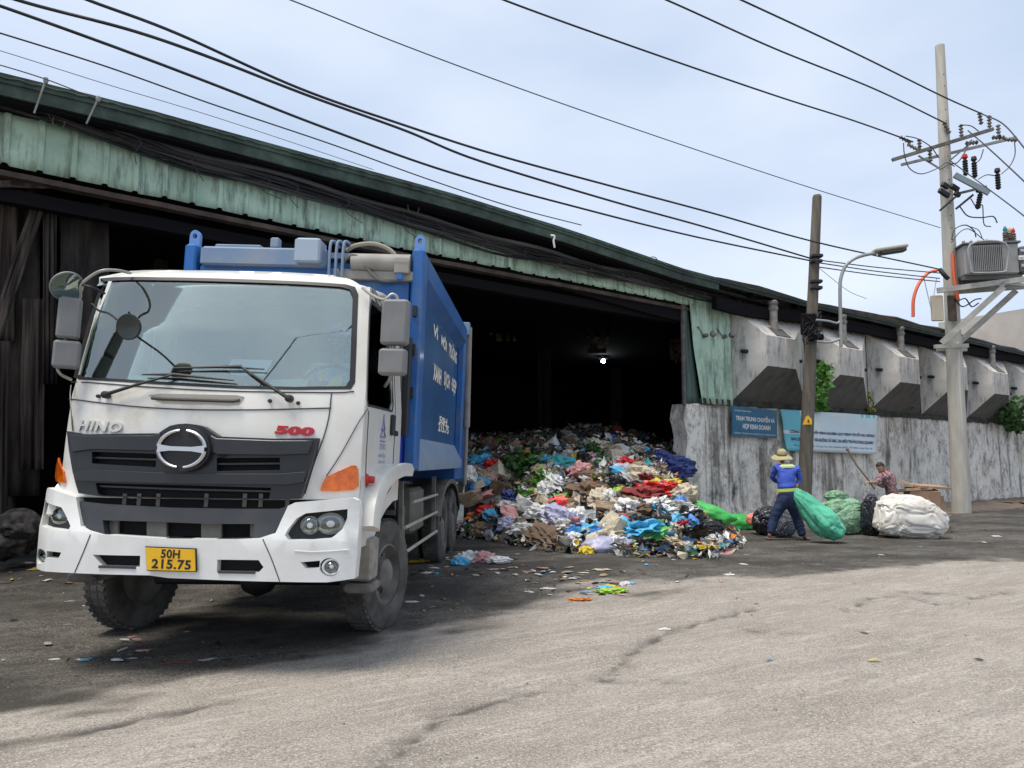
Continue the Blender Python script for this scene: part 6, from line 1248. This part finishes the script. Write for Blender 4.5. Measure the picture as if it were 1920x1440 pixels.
# ------------------------------------------------------------------ big sacks and workers on the right
def sackmesh(name, prof_pts, m, lab, cat, folds=9, amp=.05, base=None, flatz=0.0):
    """closed sack grown along a spine: list of (point, rx, rz)"""
    V = []; n = 72; P = spline([p for p, a, b in prof_pts], 12); rr = spline([(a, b, 0) for p, a, b in prof_pts], 12); sd_ = len(lab) * 1.7
    for i, (p, r_) in enumerate(zip(P, rr)):
        t = (P[min(i + 1, len(P) - 1)] - P[max(i - 1, 0)]).normalized(); a = Vector((0, 0, 1)).cross(t)
        if a.length < .3: a = Vector((1, 0, 0))
        a.normalize(); b = t.cross(a)
        for j in range(n):
            th = 2 * math.pi * j / n; c_, s_ = math.cos(th), math.sin(th); q = 1 + amp * .35 * math.sin(folds * th + i * .05) + amp * 1.5 * pn((c_ * 1.3, s_ * 1.3, i * .07 + sd_)) - amp * 1.1 * max(0, 1 - abs(pn((c_ * 2.2 + sd_, s_ * 2.2, i * .035 + c_ * .8))) * 9) - amp * .7 * max(0, 1 - abs(pn((c_ * 3.6, s_ * 3.6 + sd_, i * .05 + s_ * 1.5))) * 9) - amp * .25 * max(0, 1 - abs(pn((c_ * 8, s_ * 8 + sd_, i * .12))) * 6)
            v = p + a * (math.cos(th) * r_.x * q) + b * (math.sin(th) * r_.y * q); v.z = max(v.z, flatz); V.append(v)
    c0, c1 = P[0], P[-1]; k = MB(); F = [(i * n + j, i * n + (j + 1) % n, (i + 1) * n + (j + 1) % n, (i + 1) * n + j) for i in range(len(P) - 1) for j in range(n)]
    F += [tuple(range(n - 1, -1, -1)), tuple((len(P) - 1) * n + j for j in range(n))]; k.add(V, F); o = k.build(name, m, None, 75); return tag(o, lab, cat)
def G(px, py, dz=0, Y=None):
    p = gnd(px, py) if Y is None else aty(px, py, Y); return p + Vector((0, 0, dz))
M_sg = mat('sack_green', (.07, .42, .25), .5, 0, (.13, .55, .36), 3, bump=.25, bscale=14, col3=(.03, .14, .09), s3=2.5, lo3=.56, hi3=.75)
M_sm = mat('sack_mesh_green', (.16, .36, .20), .6, 0, (.34, .48, .33), 9, bump=.5, bscale=30, col3=(.06, .13, .07), s3=5, lo3=.5, hi3=.7)
M_sw = mat('sack_offwhite', (.74, .71, .66), .7, 0, (.60, .56, .50), 2.5, bump=.4, bscale=9, col3=(.24, .20, .16), s3=3, lo3=.56, hi3=.78)
M_sb = mat('sack_black', (.014, .014, .018), .3, 0, (.035, .04, .06), 8, bump=.4, bscale=12); M_cardb = mat('cardboard', (.38, .25, .16), .85, 0, (.28, .18, .115), 4, bump=.4, bscale=10)
Yw = 15.05
sackmesh('green_sack', [(G(1492, 918, 0, Yw + .05), .035, .05), (G(1500, 930, 0, Yw), .10, .14), (G(1516, 950, 0, Yw), .20, .21), (G(1536, 972, 0, Yw), .27, .27), (G(1556, 988, 0, Yw), .29, .26), (G(1570, 998, 0, Yw), .24, .19), (G(1578, 1004, 0, Yw), .10, .09)], M_sg, 'big full turquoise green sack being dragged by the worker in the straw hat', 'sack', 7, .10)
Ym = 16.9
def boxbag(name, px, py, Y, dims, rz, m, lab, cat, e=.6, amp=1.0, seed=0, lean=0.0, slope=0.0):
    bm = bmesh.new(); bmesh.ops.create_icosphere(bm, subdivisions=6, radius=1); so_ = Vector((seed * 3.1, seed * 1.7, seed))
    sg = lambda v: math.copysign(abs(v) ** e, v)
    for v in bm.verts:
        n = v.co.copy(); x, y, z = sg(n.x), sg(n.y), sg(n.z); x *= 1 - .10 * z; y *= 1 - .10 * z
        w_ = n + Vector((pn(n + so_, 1.5), pn(n + so_ * 2, 1.5), pn(n - so_, 1.5))) * .5
        rg = lambda f, wd: max(0, 1 - abs(pn(w_ * f + so_)) * wd)
        d = .10 * pn(n * 1.4 + so_) + .05 * pn(w_ * 3.5 + so_) - amp * (.085 * rg(1.7, 7) + .045 * rg(3.6, 6) + .018 * rg(8, 5)) + .012 * pn(w_ * 12)
        x *= 1 + d; y *= 1 + d; z *= 1 + d; z += lean * x; z = z - slope * max(0, x) * max(0, z)
        v.co = (x * dims[0], y * dims[1], max(-dims[2], z * dims[2]))
    me = bpy.data.meshes.new(name); bm.to_mesh(me); bm.free(); me.materials.append(m); o = fin(name, me, None, 70, recalc=False)
    p = aty(px, py, Y); o.location = (p.x, p.y, dims[2] * .97); o.rotation_euler = (0, 0, rz); return tag(o, lab, cat)
boxbag('mesh_sack', 1580, 970, 16.9, (.52, .36, .40), .1, M_sm, 'loose pale green mesh sack lying behind the turquoise green sack', 'sack', .8, .8, 3)
o = boxbag('mesh_sack', 1568, 938, 16.9, (.24, .16, .12), -.1, M_sm, 'bunched up green mesh sack on top of the pale green one', 'sack', .9, 1.6, 8); o.location.z = .82
boxbag('bulk_bag', 1703, 968, 16.1, (.69, .48, .45), -.05, M_sw, 'large dirty white bulk bag on the ground in front of the crouching worker', 'bulk bag', .66, .62, 5, 0, .45)
boxbag('rubbish_bag', 1446, 972, 16.7, (.40, .32, .30), .2, M_sb, 'black rubbish bag lying behind the legs of the worker in the straw hat', 'rubbish bag', .85, 1.4, 2)
boxbag('rubbish_bag', 1470, 980, 16.2, (.24, .2, .24), .3, mat('sack_greyblue', (.08, .09, .11), .3, 0, (.16, .17, .2), 6), 'grey blue rubbish bag seen between the legs of the worker', 'rubbish bag', .85, 1.4, 9)
boxbag('rubbish_bag', 1632, 945, 16.5, (.20, .18, .44), .3, M_sb, 'tall black rubbish bag held open by the crouching worker', 'rubbish bag', .8, 1.5, 4)
sackmesh('orange_bag', [(G(1400, 972, 0, 16.9), .06, .08), (G(1410, 974, 0, 16.9), .15, .14), (G(1422, 976, 0, 16.9), .06, .08)], mat('bag_orange', (.70, .13, .07), .5, 0, (.8, .4, .3), 9), 'small orange red bag left of the black rubbish bag', 'bag', 5, .08)
sackmesh('grey_bundle', [(G(1622, 994, 0, 16.6), .1, .14), (G(1634, 993, 0, 16.6), .2, .17), (G(1646, 997, 0, 16.6), .08, .1)], PM['grey'], 'small grey bundle of plastic between the green mesh sack and the white bulk bag', 'bundle', 7, .2)
put('sheet', 2, 'white', 1410, 992, 26, 'flat white plastic lid on the ground under the orange bag', rz=.1, asp=(.6, .7), lift=.1)
# cardboard pile behind the bulk bag
rnd = random.Random(3); 
for i, (px, py, w_, h_, d_, tl, rz) in enumerate(((1728, 932, .62, .36, .5, .12, -.2), (1742, 912, .70, .05, .5, .1, .1), (1715, 918, .55, .06, .5, -.1, -.1), (1740, 945, .50, .30, .45, -.1, .35), (1762, 990, .34, .2, .3, .2, .3), (1705, 908, .3, .04, .4, .3, .5))):
    k = MB(); k.box((0, 0, 0), (w_, d_, h_), (tl, tl * .6, rz)); o = k.build('cardboard_box' if h_ > .1 else 'cardboard_sheet', M_cardb, None, 0); o.location = G(px, py, 0, 17.3)
    tag(o, ('largest brown box in the cardboard pile behind the bulk bag', 'top flat sheet of the cardboard pile behind the bulk bag', 'left flat sheet of the cardboard pile behind the bulk bag', 'lower tilted brown box in the cardboard pile', 'small brown box on the ground right of the bulk bag', 'small cardboard flap sticking up beside the crouching worker')[i], 'cardboard')
for i in range(7):
    k = MB(); k.box((0, 0, 0), (rnd.uniform(.4, .9), rnd.uniform(.3, .6), .04), (rnd.uniform(-.2, .2), rnd.uniform(-.2, .2), rnd.uniform(0, 3))); o = k.build('cardboard_sheet', M_cardb, None, 0); o.location = G(1848 + i * 13, 946 - (i % 3) * 5, .08 + .05 * (i % 3)); tag(o, 'flattened cardboard sheet in the low pile by the wall at the right edge', 'cardboard', 'flattened cardboard sheets by the wall at the right edge')
k = MB(); k.box((0, 0, .45), (.3, .3, .5), bev=.04); o = k.build('red_crate', mat('crate_red', (.45, .03, .03), .5), None); o.location = G(1925, 925, .45); tag(o, 'red box against the wall at the far right edge', 'box')
# ground refuse at the left edge, and the grey crumpled sack there
sackmesh('grey_sack', [(G(-10, 1010, 0, 10.6), .3, .3), (G(30, 1000, 0, 10.6), .34, .30), (G(62, 1004, 0, 10.6), .2, .26), (G(72, 1010, 0, 10.6), .06, .1)], mat('sack_ash', (.06, .052, .045), .8, 0, (.015, .013, .012), 7, bump=.6, bscale=9, lo=.45, hi=.55), 'crumpled ash grey sack heap on the ground at the left edge by the truck bumper', 'sack', 9, .16)
# low verge of dirt along the wall (brown earth strip)
def verge():
    V = []; n = 90
    for i in range(n + 1):
        s = 2 + 28 * i / n
        for w, z in ((-.02, .16), (-.5, .10), (-1.1 - .3 * pn((s * .7, 0, 0)), .04), (-2.0 - .5 * pn((s * .5, 3, 0)), -.02)): V.append((s, w, z + .05 * pn((s * 2, w * 2, 0))))
    k = MB(); k.add(V, [(i * 4 + j, i * 4 + j + 1, i * 4 + 5 + j, i * 4 + 4 + j) for i in range(n) for j in range(3)])
    o = k.build('earth_verge', mat('verge_earth', (.13, .10, .075), .95, 0, (.22, .175, .135), 3, bump=.8, bscale=12, col3=(.3, .27, .22), s3=14, lo3=.6, hi3=.7), None, 60); o.matrix_world = BM; tag(o, kind='structure')
verge()
# ------------------------------------------------------------------ worker in the straw hat, seen from behind
def worker1():
    P0 = gnd(1476, 1013); r = empty('person', P0, (0, 0, 0), 'worker seen from behind in straw hat, blue jacket and dark trousers dragging the turquoise sack', 'person')
    Yq = P0.y; q = lambda px, py, dy=0: aty(px, py, Yq + dy) - P0
    hipL, hipR = q(1466, 938), q(1484, 938); pel = q(1475, 930); wst = q(1474, 912, .03); ch = q(1473, 890, .08); sh = q(1474, 876, .12); nk = q(1466, 869, .18)
    kL, kR = q(1451, 972, .05), q(1494, 970, .06); aL, aR = q(1443, 1006), q(1507, 1009)
    tL, tR = q(1441, 1013, .12), q(1511, 1015, .12); slL, slR = q(1455, 877, .12), q(1494, 879, .12); eL, eR = q(1448, 896, .22), q(1500, 900, .12); hL, hR = q(1474, 912, .36), q(1492, 914, .05)
    aL.z = .09; aR.z = .09; tL.z = .035; tR.z = .035
    skin_body('body', [[(pel, .13, .10), (wst, .12, .09), (ch, .14, .10), (sh, .13, .09), (nk, .055)], [(pel, .13, .10), (hipL, .085), (kL, .055), (aL, .04), (tL, .035, .025)], [(pel, .13, .10), (hipR, .085), (kR, .055), (aR, .04), (tR, .035, .025)],
        [(sh, .13, .09), (slL, .055), (eL, .038), (hL, .028)], [(sh, .13, .09), (slR, .055), (eR, .038), (hR, .028)]], M_skin, r, 2)
    M_j = mat('jacket_blue', (.035, .075, .42), .75, 0, (.05, .11, .52), 6, bump=.35, bscale=14); M_t = mat('trouser_navy', (.012, .022, .07), .85, 0, (.022, .04, .10), 5, bump=.3, bscale=14)
    e2L, e2R = q(1462, 906, .32), q(1495, 909, .08)
    skin_body('jacket', [[(q(1475, 921, .0), .20, .15), (wst, .185, .14), (ch, .20, .145), (sh, .19, .12), (q(1471, 871, .15), .08)], [(sh, .165, .11), (slL, .078), (eL, .060), (e2L, .045)], [(sh, .165, .11), (slR, .078), (eR, .060), (e2R, .045)]], M_j, r, 3, .011)
    skin_body('trousers', [[(q(1475, 914), .16, .125), (pel, .175, .135), (q(1465, 946), .135), (kL, .105), (q(1444, 1004), .085)], [(pel, .175, .135), (q(1485, 946), .135), (kR, .105), (q(1506, 1007), .085)]], M_t, r, 3, .010)
    M_y = mat('hi_vis_band', (.62, .68, .12), .6)
    c = q(1475, 918.5); k = MB(); k.lathe([(.196, -.03), (.205, -.028), (.205, .028), (.196, .03)], (0, 0, 0), (0, 0, 1), 28); o = k.build('hem_band', M_y, r, 50, Matrix.Translation(c) @ Matrix.Rotation(-.06, 4, 'Y') @ Matrix.Diagonal((1.02, .80, 1, 1)))
    c = q(1473, 873, .11); k = MB(); k.lathe([(.20, -.045), (.195, -.01), (.13, .03), (.07, .045)], (0, 0, 0), (0, 0, 1), 28); k.build('collar_band', mat('collar_lime', (.55, .62, .30), .6), r, 50, Matrix.Translation(c) @ Matrix.Diagonal((1.02, .62, 1, 1)))
    hc = q(1466, 858, .2); head(r, hc, math.pi + .1, .25)
    # straw hat: domed crown, dark band, drooping brim with a wavy edge
    V = []; n = 32; prof = [(0, .135), (.04, .132), (.075, .11), (.092, .07), (.098, .03), (.10, .0), (.15, -.015), (.20, -.045), (.215, -.06)]
    for rr_, z in prof:
        for j in range(n): a = 2 * math.pi * j / n; V.append((rr_ * math.cos(a), rr_ * math.sin(a), z + (.012 * math.sin(a * 3) if rr_ > .12 else 0)))
    k = MB(); k.add(V, [(i * n + j, i * n + (j + 1) % n, (i + 1) * n + (j + 1) % n, (i + 1) * n + j) for i in range(len(prof) - 1) for j in range(n)])
    M_st = mat('straw', (.46, .41, .22), .85, 0, (.34, .29, .14), 30, bump=.5, bscale=50); h = k.build('straw_hat', M_st, r, 50, Matrix.Translation(hc + Vector((0, 0, .045))) @ Matrix.Rotation(.22, 4, 'X') @ Matrix.Rotation(-.05, 4, 'Y')); h.modifiers.new('s', 'SOLIDIFY').thickness = .006
    k = MB(); k.lathe([(.1005, .0), (.103, .005), (.099, .035), (.097, .036)], (0, 0, 0), (0, 0, 1), 32); k.build('hat_band', mat('straw_dark', (.20, .16, .07), .9), h, 50)
    hand(r, hL, (.4, 0, -.6), (0, -1, 0), .9, M_skin); hand(r, hR, (0, -.2, -1), (0, -1, 0), 1.0, M_skin)
    for a, s in ((tL, -1), (tR, 1)): k = MB(); k.box(a + Vector((0, -.02, -.005)), (.09, .24, .035), bev=.015); k.build('sandal', mat('sandal_brown', (.20, .13, .10), .8), r)
worker1()
def worker2():
    P0 = G(1668, 985, 0); P0 = Vector((aty(1668, 985, 16.9).x, 16.9, 0)); r = empty('person', P0, (0, 0, 0), 'dark haired worker in a pinkish checked shirt bending over behind the white bulk bag', 'person')
    q = lambda px, py, dy=0: aty(px, py, 16.9 + dy) - P0
    hip = q(1674, 938); wst = q(1672, 925); ch = q(1668, 905); sh = q(1662, 890); nk = q(1656, 882, -.03)
    sl, sr = q(1650, 894, -.14), q(1672, 892, .14); el, er = q(1642, 906, -.22), q(1655, 912, .1); hl, hr = q(1630, 903, -.18), q(1638, 902, .0)
    kn, kn2 = q(1655, 955, -.12), q(1664, 957, .18); an, an2 = q(1668, 990, -.1), q(1676, 990, .2); an.z = .09; an2.z = .09; t1 = an + Vector((-.16, -.03, -.05)); t2 = an2 + Vector((-.16, .0, -.05))
    skin_body('body', [[(hip, .12, .10), (wst, .115, .09), (ch, .13, .10), (sh, .12, .09), (nk, .05)], [(sh, .12, .09), (sl, .05), (el, .036), (hl, .028)], [(sh, .12, .09), (sr, .05), (er, .036), (hr, .028)], [(hip, .12, .1), (kn, .06), (an, .042), (t1, .032, .025)], [(hip, .12, .1), (kn2, .06), (an2, .042), (t2, .032, .025)]], M_skin, r, 2)
    M_s = mat('checked_shirt', (.34, .19, .19), .8, 0, (.10, .05, .07), 16, lo=.45, hi=.55, col3=(.45, .33, .32), s3=18, lo3=.55, hi3=.62, bump=.3, bscale=16)
    e1, e2 = q(1634, 904, -.2), q(1644, 907, .05)
    skin_body('shirt', [[(q(1676, 930), .15, .12), (wst, .145, .115), (ch, .165, .13), (sh, .15, .11), (q(1658, 884, -.02), .075)], [(sh, .15, .11), (sl, .075), (el, .056), (e1, .042)], [(sh, .15, .11), (sr, .075), (er, .056), (e2, .042)]], M_s, r, 3, .016)
    skin_body('trousers', [[(q(1676, 934), .145, .12), (hip, .14, .12), (kn, .085), (q(1667, 985, -.1), .065)], [(hip, .14, .12), (kn2, .085), (q(1675, 985, .2), .065)]], mat('trouser_black', (.012, .014, .03), .85), r, 3, .016)
    head(r, q(1651, 876, -.05), R(-70), .45)
    hand(r, hl, (-1, 0, -.2), (0, 0, -1), .9, mat('glove_tan', (.42, .33, .20), .8)); hand(r, hr, (-1, 0, -.2), (0, 0, -1), .9, MATS['glove_tan'])
worker2()
k = MB(); k.tube([aty(1589, 843, 16.7), aty(1606, 872, 16.7), aty(1632, 905, 16.75), aty(1640, 917, 16.8)], [.016, .018, .02, .02], 8); k.lathe([(.0, -.03), (.035, -.02), (.035, .03), (0, .04)], aty(1589, 843, 16.7), (-.5, 0, 1), 10)
tag(k.build('wooden_stick', mat('stick_wood', (.22, .15, .09), .8), None, 50), 'long thin wooden stick held slanting up to the left by the bending worker', 'stick')

def gravel():
    rnd = random.Random(77); k = MB(); n = 0
    while n < 2600:
        x = rnd.uniform(-7, 14); y = 3.2 + 14 * rnd.random() ** 1.3
        if abs(x / y) > .72: continue
        d = y - interp(EDGE, x)
        if rnd.random() > (.9 if d > -.3 else .12): continue
        if tfr(x, y) > 0 or (-3.7 < x < -1.1 and 6.9 < y < 7.9): continue
        n += 1; s = rnd.choice((.003, .004, .005, .008)) * rnd.uniform(.7, 1.4) * (1.5 if y > 8 else 1); c = Vector((x, y, gh(x, y) + s * .3)); P = [c + Vector((rnd.uniform(-1, 1), rnd.uniform(-1, 1), 0)).normalized() * s for _ in range(3)]
        a = rnd.uniform(0, 6.3); P = [c + Vector((math.cos(a + j * 1.57) * s * rnd.uniform(.7, 1.3), math.sin(a + j * 1.57) * s * rnd.uniform(.6, 1.1), -.3 * s)) for j in range(4)] + [c + Vector((0, 0, s * rnd.uniform(.5, .9)))]
        k.add(P, [(0, 1, 4), (1, 2, 4), (2, 3, 4), (3, 0, 4)], rnd.choice((0, 0, 1, 2)))
    o = k.build('gravel', [mat('stone_a', (.16, .15, .135), .9), mat('stone_b', (.06, .055, .05), .9), mat('stone_c', (.22, .20, .175), .9)], None, 0); tag(o, 'loose gravel and crumbs scattered over the road and dirt', 'gravel', kind='stuff')
gravel()
